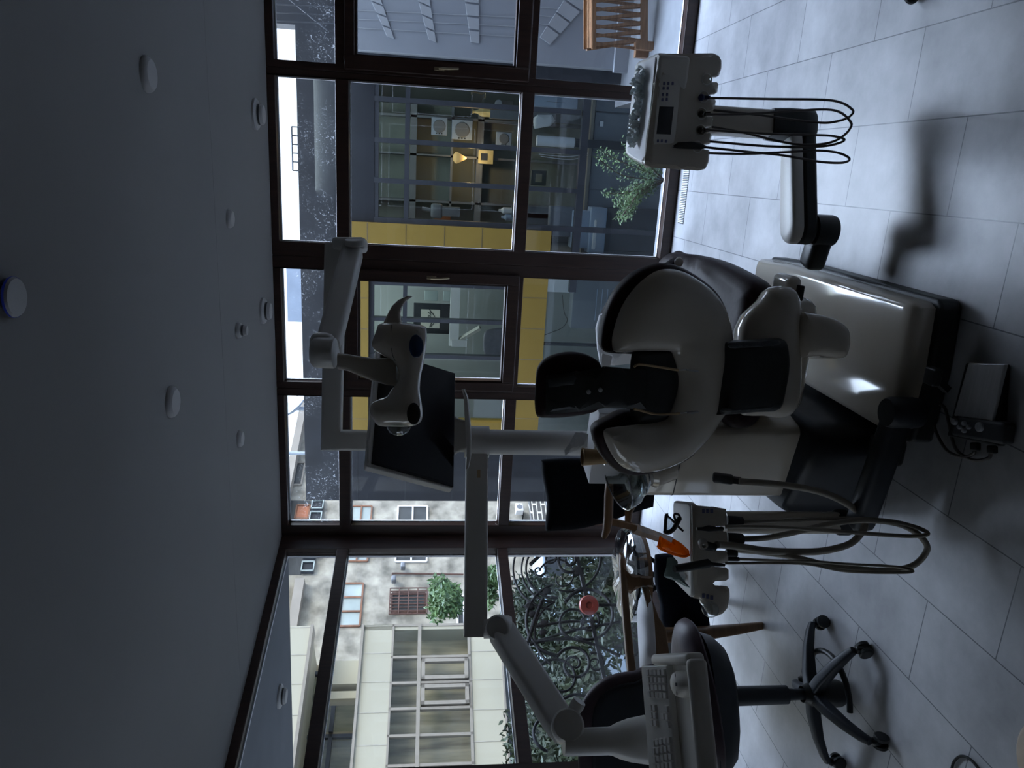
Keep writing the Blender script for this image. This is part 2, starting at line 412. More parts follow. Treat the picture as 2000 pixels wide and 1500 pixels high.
# ---- glazed walls: each bay is a window with frame, sash, panes, handle
def window(name, label, O, e1, nout, frames, panes, sash=None, handle=None):
    w = thing(name, label, 'window', O, kind='structure')
    def q(s0, s1, z0, z1, a, b_, bb):
        bb.hexa([O + e1 * s + nout * a + Z_ * z for s, z in ((s0, z0), (s1, z0), (s1, z1), (s0, z1))], [O + e1 * s + nout * b_ + Z_ * z for s, z in ((s0, z0), (s1, z0), (s1, z1), (s0, z1))])
    f = B()
    for r in frames: q(*r, -.02 if len(r) == 4 else r[4], .065, f) if len(r) == 4 else q(*r[:4], r[4], .05, f)
    obj('window_frame', f, 'wood_frame', w, bev=.004)
    if sash:
        s = B(); s0, s1, z0, z1, g0, g1, h0, h1 = sash
        for r in ((s0, g0, z0, z1), (g1, s1, z0, z1), (g0, g1, z0, h0), (g0, g1, h1, z1)): q(*r, -.05, .03, s)
        sh = obj('sash', s, 'wood_frame', w, bev=.006)
        s = B()
        for r in ((g0, g0 + .012, h0, h1), (g1 - .012, g1, h0, h1), (g0, g1, h0, h0 + .012), (g0, g1, h1 - .012, h1)): q(*r, -.035, .03, s)
        obj('glazing_bead', s, 'wood_frame', w)
    for i, r in enumerate(panes):
        g = B(); a, b_ = .018, .026
        q(*r[:4], a, b_, g)
        ob_ = B(); h_ = .007  # pale strips added for pane edges that catch the sky
        for rr in ((r[0], r[0] + h_, r[2], r[3]), (r[1] - h_, r[1], r[2], r[3]), (r[0], r[1], r[2], r[2] + h_), (r[0], r[1], r[3] - h_, r[3])): q(*rr, .045, .062, ob_)
        obj('bright_edge_bead', ob_, 'carton', w, label='pale glazing bead added for the sky-bright pane edge')
        obj('pane', g, 'pane_glass_dusty' if r[2] > 2.1 and e1 is X_ else 'pane_glass', w)
    if handle:
        s, z = handle; c = O + e1 * s + Z_ * z - nout * .052
        h = B().box(c, (.022, .008, .062), (e1, nout, Z_), .003)
        h.tube([c - nout * .002, c - nout * .035], .007)
        h.tube([c - nout * .035 + Z_ * .004, c - nout * .037 - Z_ * .05, c - nout * .03 - Z_ * .115 + e1 * .006], [.008, .0075, .006])
        obj('handle', h, 'brass', w, label='metal lever handle')
    return w
Oa = V((0, YA, 0))
def bay(name, label, x0, g0, g1, x1, sash=None, handle=None, gm=None):
    fr = [(x0, g0, 0, ZC), (g1, x1, 0, ZC), (g0, g1, 2.566, ZC), (g0, g1, 2.13, 2.21), (g0, g1, .988, 1.066), (g0, g1, 0, .07)]
    pn = [(g0, g1, 2.21, 2.566), (g0, g1, 1.066, 2.13) if not sash else (sash[4], sash[5], sash[6], sash[7]), (g0, g1, .07, .988)]
    return window(name, label, Oa, X_, Y_, fr, pn, sash, handle)
bay('window_1', 'brown timber window bay beside the delivery unit, opening sash', .515, .555, 1.5, 1.55, (.53, 1.52, 1.035, 2.15, .607, 1.44, 1.119, 2.091), (.568, 1.585))
bay('window_2', 'widest fixed brown timber window bay facing the yellow band', -.6, -.515, .475, .515)
bay('window_3', 'brown timber window bay behind the operating lamp, opening sash', -1.487, -1.445, -.68, -.6, (-1.47, -.665, 1.02, 2.15, -1.41, -.731, 1.097, 2.075), (-.70, 1.60))
bay('window_4', 'brown timber window bay at the corner behind the monitor', -2.59, -2.507, -1.535, -1.487)
bay('window_6', 'brown timber window bay against the side wall', 1.55, 1.6, 2.72, 2.8)
def bayb(name, label, s0, g0, g1, s1):
    fr = [(s0, g0, 0, ZC), (g1, s1, 0, ZC), (g0, g1, 2.56, ZC), (g0, g1, 2.14, 2.215), (g0, g1, 1.005, 1.08), (g0, g1, 0, .07)]
    return window(name, label, BC, BD, BN, fr, [(g0, g1, 2.215, 2.56), (g0, g1, 1.08, 2.14), (g0, g1, .07, 1.005)])
bayb('window_5', 'brown timber street window bay beside the armchairs', .0, .142, 1.76, 1.81)
bayb('window_7', 'brown timber street window bay nearer the viewer', 1.81, 1.87, 3.45, 3.5)
bayb('window_8', 'last brown timber street window bay before the wall', 3.5, 3.56, 5.1, 5.2)

# ---- floor grille
def floorp(x, y, z=0.): return F(x, y, z)
g0, g1 = A(1331, 330, -.10), A(1305, 432, -.1)
gx0, gx1 = F(1340, 334).x, F(1331, 434).x; gy = F(1336, 380).y
gt = thing('floor_grille', 'slotted metal ventilation grille set in the floor below the glazing', 'vent', ((gx0 + gx1) / 2, gy, 0))
obj('frame', B().bx(gx1 - .01, gx0 + .01, gy - .055, gy + .05, .0005, .002), 'black_plastic', gt)
sl = B(); ns = 31
for i in range(ns):
    x = gx1 + (gx0 - gx1) * i / (ns - 1); sl.bx(x - .0026, x + .0026, gy - .055, gy + .05, .0015, .005)
obj('slats', sl, 'grille', gt)

# ---- ceiling fittings
def dome(px, py, r, lab, h=.022):
    c = F(px, py, ZC if F(px, py, ZC).y > 3.63 else ZC + .0006)
    t = tag(obj('ceiling_speaker', B().lathe(c, [(r, 0), (r, -.006), (r * .93, -h * .7), (r * .8, -h), (0, -h * 1.05)]), 'device_white', loc=c), lab, 'ceiling fitting', 'round ceiling fittings')
dome(285, 145, .061, 'biggest pale dome ceiling fitting, above the delivery unit')
dome(333, 785, .062, 'pale dome ceiling fitting near the ceiling centre')
dome(446, 427, .046, 'small pale dome ceiling fitting between two ring detectors')
dome(466, 857, .046, 'small pale dome ceiling fitting above the monitor')
def ring_det(px, py, r, lab, z=ZC):
    c = F(px, py, z)
    t = thing('smoke_detector', lab, 'detector', c, 'stepped ceiling detectors')
    obj('base', B().lathe(c, [(r, 0), (r, -.012), (r * .9, -.02), (r * .62, -.02), (r * .62, -.012), (0, -.012)]), 'device_white', t)
    obj('head', B().lathe(c - Z_ * .012, [(r * .66, 0), (r * .66, -.03), (r * .58, -.04), (0, -.042)]), 'device_white', t)
    s = B().lathe(c - Z_ * .024, [(r * .668, 0), (r * .668, -.01), (r * .6, -.011)])
    obj('slot_band', s, 'charcoal', t)
ring_det(497, 223, .085, 'stepped round ceiling detector close to the wide window bay')
ring_det(512, 607, .08, 'stepped round ceiling detector above the lamp arm')
ring_det(545, 1360, .085, 'stepped round fitting on the outdoor soffit')
ring_det(463, 645, .042, 'small black-banded smoke detector on the ceiling')
c = F(16, 580, ZC + .0006)
t = thing('wifi_access_point', 'white disc access point with a blue lit rim on the ceiling', 'router', c)
obj('body', B().lathe(c, [(.036, 0), (.045, -.008), (.048, -.014), (.044, -.02), (0, -.022)]), 'device_white', t)
obj('light_ring', B().lathe(c, [(.0482, -.009), (.049, -.012), (.0485, -.015), (.047, -.012)]), 'led_blue', t, label='blue lit rim')

# ================================================================== dental chair
KN = V((0, -.97, -.24)).normalized()              # back of the backrest faces the viewer
KQ = P(1300, 730, 2.15)
def K(pts, off=0.0): return [L(x, y, KQ - KN * off, KN) for x, y in pts]
ch = thing('dental_chair', 'dental patient chair with glossy white shell and dark burgundy upholstery', 'dental chair', (-.53, 2.6, 0))
shell = smooth(K([(1195, 673), (1198, 646), (1214, 599), (1242, 559), (1278, 531), (1308, 525.5), (1335, 531), (1363, 546), (1391, 567), (1410, 591), (1423, 625), (1429, 663), (1431, 735), (1424, 790), (1403, 823), (1383, 853), (1350, 887), (1317, 907), (1277, 920), (1240, 922), (1210, 907), (1189, 877), (1179, 850), (1184, 837), (1220, 832), (1252, 828), (1294, 822), (1306, 806), (1321, 765), (1323, 732), (1313, 692), (1301, 686), (1252, 686), (1204, 688)]), 3)
obj('back_shell', B().pillow(shell, KN, .085, .045, .02, .022), 'white_gloss', ch, label='glossy white moulded back shell')
cush = smooth(K([(1177, 683), (1176, 655), (1184, 616), (1205, 570), (1240, 533), (1278, 517), (1303, 514), (1331, 522), (1370, 545), (1400, 573), (1420, 615), (1430, 663), (1431, 735), (1422, 790), (1395, 828), (1350, 889), (1300, 914), (1255, 926), (1222, 926), (1200, 916), (1180, 898), (1165, 873), (1159, 845), (1168, 829), (1188, 818), (1217, 803), (1240, 800), (1256, 785), (1257, 705), (1235, 692), (1195, 690)], .045), 3)
obj('back_cushion', B().pillow(cush, KN, .05, .035, .07, .03), 'burgundy', ch)
blk = smooth(K([(1234, 692), (1252, 686), (1303, 685), (1313, 692), (1324, 732), (1322, 765), (1307, 808), (1296, 821), (1252, 829), (1232, 815), (1230, 750)], .008), 3)
obj('neck_block', B().pillow(blk, KN, .05, .025, .02, .03), 'black_plastic', ch)
hp = [P(x, y, 2.03 + (x - 1066) * .0006) for x, y in [(1066, 732), (1128, 725), (1182, 715), (1215, 719), (1262, 722), (1262, 799), (1220, 798), (1182, 797), (1130, 804), (1066, 811)]]
hn = V((0, -.99, -.1)).normalized()
hq = P(1160, 760, 2.06)
HP = lambda pts, o=0.: [L(x, y, hq - hn * o, hn) for x, y in pts]
hs = obj('headrest_stem', B().pillow(HP([(1066, 733), (1128, 726), (1182, 716), (1215, 719), (1262, 722), (1262, 799), (1220, 798), (1182, 797), (1130, 804), (1066, 810)]), hn, .018, .012, .03, .03), 'black_plastic', ch)
pad = B().pillow(HP([(1070, 740), (1122, 734), (1126, 738), (1126, 752), (1072, 757)], -.010), hn, .006, .006, .004, .02)
pad.pillow(HP([(1072, 783), (1122, 781), (1124, 797), (1074, 804)], -.010), hn, .006, .006, .004, .02)
obj('clamp_plate', pad, 'charcoal', hs)
for x, y in ((1149, 765), (1172, 761)):
    c = HP([(x, y)], -.012)[0]
    obj('screw', B().lathe(c, [(.006, 0), (.006, .006), (.004, .008), (0, .008)], hn), 'steel', hs)
obj('headrest_cushion', B().pillow(smooth(HP([(1046, 806), (1047, 742), (1053, 714), (1073, 697), (1105, 688), (1135, 689), (1158, 698), (1173, 712), (1175, 740), (1172, 795), (1120, 812), (1064, 815)], .055), 3), hn, .045, .035, .045, .03), 'burgundy', ch)
for pts, clip in (([(1238, 717), (1246, 712), (1262, 713), (1300, 719), (1325, 723)], [(1325, 723), (1340, 722), (1351, 724), (1363, 725)]), ([(1238, 799), (1252, 802), (1275, 808), (1300, 809), (1328, 807)], [(1328, 807), (1342, 806), (1352, 808), (1363, 804)])):
    s_ = obj('bib_strap', B().tube(smooth(K(pts, -.062), 5, False), .0035, 8), 'strap', ch, label='tan bib strap')
    k_ = B().tube(K(clip, -.06), .0022, 6); a_, b_ = K([clip[1], clip[3]], -.062)
    k_.beam(a_, b_, .004, .009, KN)
    obj('clip', k_, 'steel', s_)
hb = smooth(K([(1410, 705), (1411, 671), (1420, 666), (1470, 665), (1518, 661), (1529, 667), (1533, 705), (1527, 750), (1512, 797), (1467, 803), (1400, 808), (1396, 800), (1404, 740)], -.03), 3)
obj('hinge_cover', B().pillow(hb, KN, .03, .045, .05, .03), 'black_plastic', ch)
for off, pts in ((-.079, [(1426, 669), (1470, 668), (1518, 664), (1520, 674), (1470, 678), (1426, 680)]), (-.072, [(1414, 798), (1465, 796), (1508, 790), (1506, 797), (1465, 802), (1412, 804)])):
    obj('hinge_trim', B().pillow(smooth(K(pts, off), 3), KN, .006, .004, .012, .02), 'charcoal', ch)
# seat and leg rest
def hz(pts, z): return [V((x, y, z)) for x, y in pts]
obj('seat_cushion', B().pillow(smooth(hz([(-.80, 2.28), (-.82, 2.45), (-.80, 2.75), (-.77, 3.1), (-.74, 3.25), (-.53, 3.3), (-.33, 3.25), (-.29, 3.0), (-.275, 2.7), (-.285, 2.45), (-.31, 2.29), (-.4, 2.25), (-.7, 2.25)], .555), 3), Z_, .06, .06, .07, .04), 'burgundy', ch)
obj('leg_rest', B().pillow(smooth([V((x, y, .54 - (y - 3.28) * 1.2)) for x, y in [(-.74, 3.3), (-.72, 3.4), (-.68, 3.52), (-.53, 3.56), (-.38, 3.52), (-.34, 3.4), (-.32, 3.3), (-.53, 3.28)]], 3), V((0, .77, .64)), .06, .05, .05, .05), 'burgundy', ch)
pip = smooth([P(x, y, d) for x, y, d in [(1337, 527, 2.7), (1370, 543, 2.6), (1400, 556, 2.5), (1420, 572, 2.4), (1428, 600, 2.33), (1434, 640, 2.3), (1437, 668, 2.28)]], 4, False)
a0 = P(1292, 532, 2.75); a1 = P(1325, 507, 2.85)
arm_ = obj('armrest', B().loft([rrect(a0 + (a1 - a0) * t, V((0, 0, 1)), V((.9, .4, 0)), (.03 * k), (.042 * k), .012 * k) for t, k in ((-.3, .9), (.3, 1), (.75, .95), (1, .7), (1.06, .3))]), 'burgundy', ch)
obj('armrest_tip', B().pillow(smooth([P(x, y, 2.8) for x, y in [(1318, 507), (1327, 502), (1334, 508), (1333, 517), (1326, 522), (1318, 518)]], 3), -MF, .008, .008, .02, .01), 'white_plastic', arm_)
# carriage under the seat
cr = B().box((-.55, 2.55, .415), (.40, .56, .15), r=.05)
obj('seat_carriage', cr, 'white_gloss', ch)
cv = [P(x, y, 2.30) for x, y in [(1482, 585), (1500, 562), (1540, 560), (1558, 580), (1564, 620), (1563, 700), (1560, 783), (1535, 815), (1490, 812), (1440, 795), (1440, 640)]]
obj('carriage_cover', B().pillow(smooth(cv, 3), -MF, .05, .05, .12, .03), 'white_gloss', ch)
obj('hinge_bracket', B().box(P(1535, 563, 2.45), (.09, .12, .05), r=.018), 'white_gloss', ch)
obj('bracket_slot', B().box(P(1562, 572, 2.385), (.05, .03, .016), r=.004), 'black_plastic', ch)
lf = [P(x, y, 2.27) for x, y in [(1560, 617), (1590, 613), (1630, 624), (1652, 640), (1658, 656), (1657, 680), (1645, 700), (1600, 695), (1562, 692)]]
obj('lift_arm', B().pillow(smooth(lf, 3), -MF, .025, .03, .30, .02), 'white_gloss', ch)
# floor base
bs = [(-.775, 2.10), (-.765, 2.075), (-.54, 2.06), (-.325, 2.075), (-.305, 2.10), (-.30, 3.0), (-.31, 3.25), (-.33, 3.27), (-.75, 3.27), (-.775, 3.25)]
obj('base_plinth', B().slab(hz(bs, 0), (0, 0, .072)), 'black_plastic', ch, bev=.01)
bt = [(-.735, 2.10), (-.54, 2.085), (-.335, 2.10), (-.32, 2.13), (-.315, 3.0), (-.32, 3.24), (-.34, 3.255), (-.73, 3.255), (-.75, 3.24), (-.752, 2.13)]
cen = V((-.53, 2.65, 0))
def sc(k, ky, z): return [V((cen.x + (x - cen.x) * k, cen.y + (y - cen.y) * ky, z)) for x, y in bt]
obj('base_cover', B().loft([sc(1, 1, .06), sc(1, 1, .105), sc(.985, .994, .128), sc(.95, .98, .142), sc(.88, .96, .148)]), 'white_gloss', ch, sharp=50, label='glossy white floor cover')
cl_ = P(1822, 735, 2.24)
obj('hook', B().box(cl_, (.055, .05, .03), r=.008).beam(cl_, cl_ + V((-.04, -.01, -.05)), .02, .02), 'black_plastic', ch)

# ================================================================== cuspidor / water unit with black pedestal
cu = thing('water_unit', 'tall white water unit column standing on a black pedestal', 'dental unit', (-1.0, 2.6, 0))
pw = B()
px_ = [P(1590, 840, 2.62), P(1590, 975, 2.78)]
q0, q1 = V((px_[0].x, px_[0].y, 0)), V((px_[1].x, px_[1].y, 0))
wd = (q1 - q0); ed = wd.normalized(); nd = V((ed.y, -ed.x, 0)); nd = nd if nd.y > 0 else -nd
zb, zt = .305, .885
pc = (q0 + q1) / 2 + nd * .12
def col_ring(z, g=0): return rrect(V((pc.x, pc.y, z)), ed, nd, wd.length + g, .24 + g, .03)
pb = obj('column', B().loft([col_ring(zb), col_ring(zb + .02), col_ring(zt - .015), col_ring(zt, -.02)]), 'white_gloss', cu, sharp=40)
obj('column_seam', B().loft([col_ring(.72, .002), col_ring(.724, .002)]), 'charcoal', pb)
ped = [V((x, y, 0)) for x, y in [(-1.17, 2.42), (-1.12, 2.36), (-.95, 2.28), (-.87, 2.25), (-.80, 2.29), (-.785, 2.42), (-.785, 2.7), (-.82, 2.95), (-1.05, 3.0), (-1.17, 2.9)]]
ps = smooth(ped, 4)
obj('pedestal', B().loft([ps, [p + Z_ * .27 for p in ps], [p + (pc.xy.to_3d() - p) * .04 + Z_ * .295 for p in ps], [p + (pc.xy.to_3d() - p) * .1 + Z_ * .305 for p in ps]]), 'dark_blue_plastic', cu, sharp=50)
bc = P(1222, 938, 2.62)
bax = V((-.25, -.25, .93)).normalized()
bw = obj('bowl', B().lathe(bc, [(.0, -.055), (.03, -.054), (.065, -.04), (.088, -.012), (.098, .03), (.102, .032), (.094, -.014), (.068, -.046), (.03, -.06), (0, -.062)], bax, 40), 'bowl_glass', cu, label='clear glass rinsing bowl')
obj('bowl_rim', B().lathe(bc + bax * .031, [(.0985, -.003), (.1025, 0), (.0985, .003), (.0965, 0)], bax, 40), 'chrome', bw)
obj('bowl_cup', B().lathe(bc, [(.045, -.12), (.05, -.075), (.072, -.05), (.075, -.045), (.06, -.042)], bax, 32), 'chrome', bw)
obj('bowl_support', B().lathe(bc, [(.06, -.18), (.062, -.1), (.05, -.085), (0, -.08)], bax, 32), 'white_gloss', cu)
sp_ = P(1165, 905, 2.70)
# suction hose holster on the column
obj('hose_socket', B().beam(P(1392, 932, 2.56), P(1432, 937, 2.55), .030, .034, r=.008).beam(P(1430, 937, 2.55), P(1447, 939, 2.545), .02, .02), 'charcoal', cu)

# ================================================================== assistant element on a swing arm
ae = thing('assistant_element', 'swing-arm assistant tray with suction handpieces and looped hoses', 'dental unit', P(1690, 1020, 2.48))
j0, j1 = P(1752, 806, 2.30), P(1668, 1030, 2.5); j1.z = j0.z = .165
sw = B().beam(j0, j1, .072, .085, r=.024)
sw.lathe(j0, [(0, -.07), (.045, -.065), (.05, -.04), (.05, .03), (.043, .045), (0, .048)])
obj('swing_arm', sw, 'dark_blue_plastic', ae, sharp=45)
obj('arm_pivot', B().box((-.835, 2.18, .08), (.10, .08, .10), r=.02), 'black_plastic', ae)
t0 = P(1425, 1020, 2.50); t1 = P(1655, 1020, 2.50); t1.x, t1.y = t0.x, t0.y
t1.z = .215
obj('post', B().loft([rrect(V((t0.x, t0.y, z)), MR.xy.to_3d().normalized(), MF.xy.to_3d().normalized(), .072, .06, .018) for z in (t1.z, t0.z + .02)]), 'white_gloss', ae, sharp=40)
obj('post_collar', B().box((t0.x, t0.y, .195), (.075, .066, .06), r=.012), 'black_plastic', ae)
d_ = 2.38
AN = -MF.copy(); AN.z = -.05; AN.normalize()
AQ = P(1388, 1080, d_)
def AP(pts, o=0.): return [L(x, y, AQ - AN * o, AN) for x, y in pts]
apron = [(1352, 984), (1362, 987), (1400, 991), (1418, 994), (1420, 1024), (1416, 1027), (1397, 1028), (1394, 1031), (1396, 1036), (1417, 1038), (1420, 1042), (1421, 1058), (1417, 1062), (1398, 1064), (1393, 1070), (1398, 1075), (1417, 1076), (1422, 1081), (1422, 1095), (1417, 1100), (1396, 1101), (1393, 1104), (1396, 1107), (1418, 1108), (1423, 1113), (1423, 1130), (1418, 1134), (1396, 1135), (1392, 1139), (1396, 1143), (1420, 1145), (1424, 1150), (1425, 1166), (1421, 1186), (1411, 1198), (1399, 1203), (1385, 1200), (1375, 1185), (1366, 1170), (1354, 1168)]
obj('holder_panel', B().pillow(AP(apron), AN, .009, .009, .05, .012), 'white_gloss', ae)
tb = [F(x, y, P(1352, 1070, 2.38).z) for x, y in [(1351, 986), (1346, 981), (1318, 978), (1316, 984), (1316, 1125), (1319, 1137), (1348, 1166), (1353, 1166)]]
zt_ = tb[0].z
obj('tray', B().slab([p - Z_ * .02 for p in tb], (0, 0, .024)), 'white_plastic', ae, bev=.008)
for y0 in (998, 1164):
    for k in range(3):
        c = AP([(1374 + 8 * k, y0 if y0 < 1100 else 1163 + k * 2)], -.0095)[0]
        obj('button', B().box(c, (.014, .004, .0095), (MR, AN, MD), .0015), 'button_blue', ae)
wall_ = AP([(1388, 1190)], -.012)[0]
obj('bulb_cover', B().lathe(wall_, [(.026, -.01), (.026, .004), (.02, .018), (.01, .025), (0, .027)], AN), 'clear_plastic', ae, label='clear plastic bulb')
# connectors, handpieces, hoses
for (xa, ya, xb, yb, r) in ((1420, 1016, 1452, 1018, .015), (1420, 1051, 1453, 1053, .018), (1418, 1080, 1440, 1081, .013), (1421, 1091, 1444, 1092, .008), (1400, 1033, 1413, 1033, .008)):
    obj('connector', B().tube([P(xa, ya, 2.40), P((xa + xb) / 2, (ya + yb) / 2, 2.40), P(xb - 3, yb, 2.40), P(xb, yb, 2.40)], [r, r, r * .95, r * .7], 14), 'charcoal', ae)
obj('suction_handpiece', B().tube([P(1361, 1033, 2.345), P(1372, 1033, 2.345), P(1384, 1032, 2.345), P(1400, 1033, 2.35), P(1412, 1033, 2.36)], [.005, .006, .010, .007, .005], 12), 'black_plastic', ae)
mh = obj('suction_handpiece', B().tube([P(1371, 1064, 2.335), P(1384, 1067, 2.34), P(1397, 1069, 2.345)], [.015, .014, .012], 16), 'black_plastic', ae)
obj('nozzle', B().lathe(P(1372, 1060, 2.335), [(.006, .004), (.006, .026), (.011, .026), (.0145, .02), (.015, 0)], (AN + MR * -.2 - MD * .25).normalized(), 20), 'hose', mh)
obj('curing_handpiece', B().tube([P(1317, 1111, 2.30), P(1325, 1110, 2.305), P(1350, 1106, 2.32), P(1383, 1100, 2.335), P(1390, 1102, 2.335), P(1415, 1104, 2.345)], [.011, .013, .0135, .014, .007, .005], 16), 'black_plastic', ae)
def c7(pts): return [(1400 + x / 2.5, 900 + y / 2.5) for x, y in pts]
def hose(pts, d0, d1, r, m, par, name='hose', dip=.0):
    n_ = len(pts)
    return obj(name, B().tube(smooth([P(x, y, d0 + (d1 - d0) * i / (n_ - 1) - dip * math.sin(PI * i / (n_ - 1))) for i, (x, y) in enumerate(pts)], 5, False), r, 10), m, par, sharp=80)
hose(c7([(110, 100), (300, 115), (480, 145), (600, 190), (690, 250), (722, 310), (700, 360), (640, 410), (520, 440), (400, 445), (250, 440), (100, 418), (20, 410), (0, 410)]), 2.5, 2.35, .0115, 'hose', ae)
hose(c7([(130, 298), (300, 293), (500, 283), (700, 283), (850, 295), (960, 320), (1020, 345), (1025, 360), (950, 368), (800, 360), (600, 345), (400, 330), (200, 322), (40, 322)]), 2.40, 2.36, .0065, 'hose', ae, dip=.13)
hose(c7([(130, 382), (250, 375), (400, 345), (550, 310), (700, 290), (850, 300), (950, 335), (1020, 400), (1020, 450), (960, 510), (850, 535), (700, 530), (560, 515), (420, 480), (250, 450), (100, 435)]), 2.40, 2.44, .0095, 'hose', ae, dip=.15)
hose(c7([(105, 479), (300, 488), (450, 490), (650, 505), (850, 515), (950, 533), (930, 545), (750, 545), (600, 535), (450, 505), (300, 499), (40, 500)]), 2.40, 2.34, .0045, 'hose', ae, dip=.13)
# things lying on the assistant tray
TZ = zt_ + .004
def T(x, y, h=0.): return F(x, y, TZ) + Z_ * h
gl = thing('safety_glasses', 'clear safety glasses with black and red frame on the assistant tray', 'glasses', T(1340, 1025))
fr_ = [P(x, y, 2.42) for x, y in [(1297, 1040), (1300, 1008), (1304, 1006), (1313, 1013)]]
for yy, dd in ((0, 0),):
    obj('lens', B().pillow([P(x, y, 2.40) for x, y in [(1297, 1038), (1300, 1010), (1305, 1008), (1321, 1028), (1316, 1036), (1300, 1040)]], -MF, .004, .002, .002, .01), 'clear_plastic', gl)
obj('frame', B().tube(smooth([P(x, y, d) for x, y, d in [(1299, 1036, 2.40), (1301, 1008, 2.40), (1304, 1006, 2.40)]], 3, False),   .0058, 8).tube(smooth([P(x, y, d) for x, y, d in [(1298, 1037, 2.40), (1305, 1040, 2.39), (1315, 1034, 2.385), (1321, 1024, 2.38), (1328, 1011, 2.38)]], 4, False), .0078, 8), 'black_plastic', gl)
obj('temple', B().tube(smooth([P(x, y, d) for x, y, d in [(1303, 1007, 2.40), (1313, 1016, 2.42), (1322, 1026, 2.42), (1334, 1037, 2.40)]], 4, False), .0038, 8).tube(smooth([P(x, y, d) for x, y, d in [(1329, 1012, 2.38), (1325, 1005, 2.41), (1318, 1004, 2.43), (1317, 1010, 2.44), (1322, 1022, 2.44)]], 4, False), .004, 8), 'burgundy', gl, label='dark red temple arms')
ag = thing('amber_goggles', 'orange curing-light goggles standing on the assistant tray', 'goggles', T(1340, 1066))
def ap(pts, d): return [P(x, y, d) for x, y in pts]
obj('lens_shield', B().pillow(ap([(1285, 1062), (1288, 1047), (1302, 1054), (1312, 1060), (1314, 1051), (1330, 1060), (1346, 1075), (1347, 1084), (1335, 1087), (1310, 1079), (1290, 1070)], 2.39), -MF, .010, .012, .012, .01), 'amber', ag)
obj('brow_bar', B().tube(smooth(ap([(1284, 1066), (1290, 1072), (1312, 1081), (1335, 1087), (1347, 1083)], 2.375), 4, False), .004, 8), 'amber', ag)
obj('side_shield', B().pillow(ap([(1284, 1064), (1288, 1048), (1292, 1047), (1291, 1070)], 2.37), -MF, .004, .006, .006, .01), 'amber', ag)
pch = B().pillow(ap([(1303, 1089), (1316, 1088), (1324, 1097), (1322, 1112), (1330, 1126), (1348, 1148), (1340, 1146), (1318, 1134), (1300, 1128), (1296, 1124), (1301, 1108)], 2.33), -MF, .008, .006, .006, .01)
pt = thing('sterile_pouch', 'grey-green sterile pouch slumped on the assistant tray', 'pouch', T(1335, 1115))
obj('paper_side', pch, 'teal_pouch', pt)
fo = B()
for k in range(3):
    c = T(1330 + 4 * k, 1115 + 6 * k, .014); fo.pillow(smooth([c + MR * .02 * math.cos(a) + (MD * -.4 + MF * .6) * (.022 + .006 * (a % 2)) * math.sin(a) for a in [i * PI / 4 for i in range(8)]], 2), (Z_ - MF * .6 + MR * (k - 1) * .4), .008, .006, .006, .008)
obj('foil_side', fo, 'foil', pt, label='shiny foil window')

# ================================================================== dentist's delivery unit
du = thing('delivery_unit', 'white dentist delivery console with hanging handpiece cords on a swing arm', 'dental unit', (.2, 2.7, 0))
DQ = P(1335, 215, 2.62)
DN = (MF * -1 + MR * -.16); DN.z = -.10; DN.normalize()
def DP(pts, o=0.): return [L(x, y, DQ - DN * o, DN) for x, y in pts]
fr = [(1287, 105), (1392, 104), (1403, 109), (1408.5, 119), (1408, 135), (1404, 148), (1399, 151), (1388, 151.5), (1385, 155), (1388, 160), (1400, 160.5), (1403, 164), (1401, 180), (1396, 184), (1386, 185), (1383, 189), (1386, 193), (1395, 193), (1398, 197), (1396, 212), (1391, 216), (1381, 218), (1378, 222), (1381, 226), (1390, 227), (1393, 230), (1391, 246), (1386, 249), (1377, 250), (1374, 255), (1378, 259), (1386, 260), (1390, 264), (1388, 279), (1384, 282), (1374, 283), (1371, 287), (1374, 291), (1382, 292), (1386.5, 296), (1383, 318), (1377, 330), (1366, 333), (1330, 331), (1268, 327), (1260, 322), (1259, 314), (1280, 160)]
obj('front_panel', B().pillow(DP(fr), DN, .012, .012, .05, .014), 'white_gloss', du, label='white front panel with notched instrument holders')
ztp = DP([(1283, 120)])[0].z
tp = [F(x, y, ztp) for x, y in [(1287, 107), (1281, 103), (1262, 111), (1243, 120), (1238, 128), (1219, 293), (1220, 301), (1226, 308), (1250, 322), (1259, 324), (1263, 318)]]
bd = B().slab([p - Z_ * .115 for p in tp], (0, 0, .112))
obj('console_body', bd, 'white_plastic', du, bev=.015)
ins = [F(x, y, ztp + .002) for x, y in [(1280, 112), (1250, 124), (1243, 132), (1226, 293), (1230, 301), (1253, 314), (1262, 300)]]
obj('tray_mat', B().slab([p - Z_ * .003 for p in ins], (0, 0, .0035)), 'carton', du, label='smooth white tray mat')
def cp4(pts): return [(1200 + x / 5.77, 90 + y / 5.77) for x, y in pts]
obj('control_panel', B().pillow(DP(cp4([(510, 315), (770, 318), (690, 1135), (425, 1135)]), -.0105), DN, .003, .003, .003, .03), 'white_plastic', du)
sc_ = obj('display', B().pillow(DP(cp4([(507, 680), (670, 684), (634, 998), (473, 990)]), -.0135), DN, .003, .002, .003, .03), 'lcd', du, label='dark display')
for x, y in cp4([(560, 420), (607, 420), (655, 420), (553, 475), (600, 475), (545, 545), (593, 545), (540, 603), (588, 600), (490, 1068), (533, 1068), (580, 1072)]):
    obj('button', B().box(DP([(x, y)], -.0135)[0], (.011, .004, .008), (MR, DN, MD), .0015), 'button_blue', du)
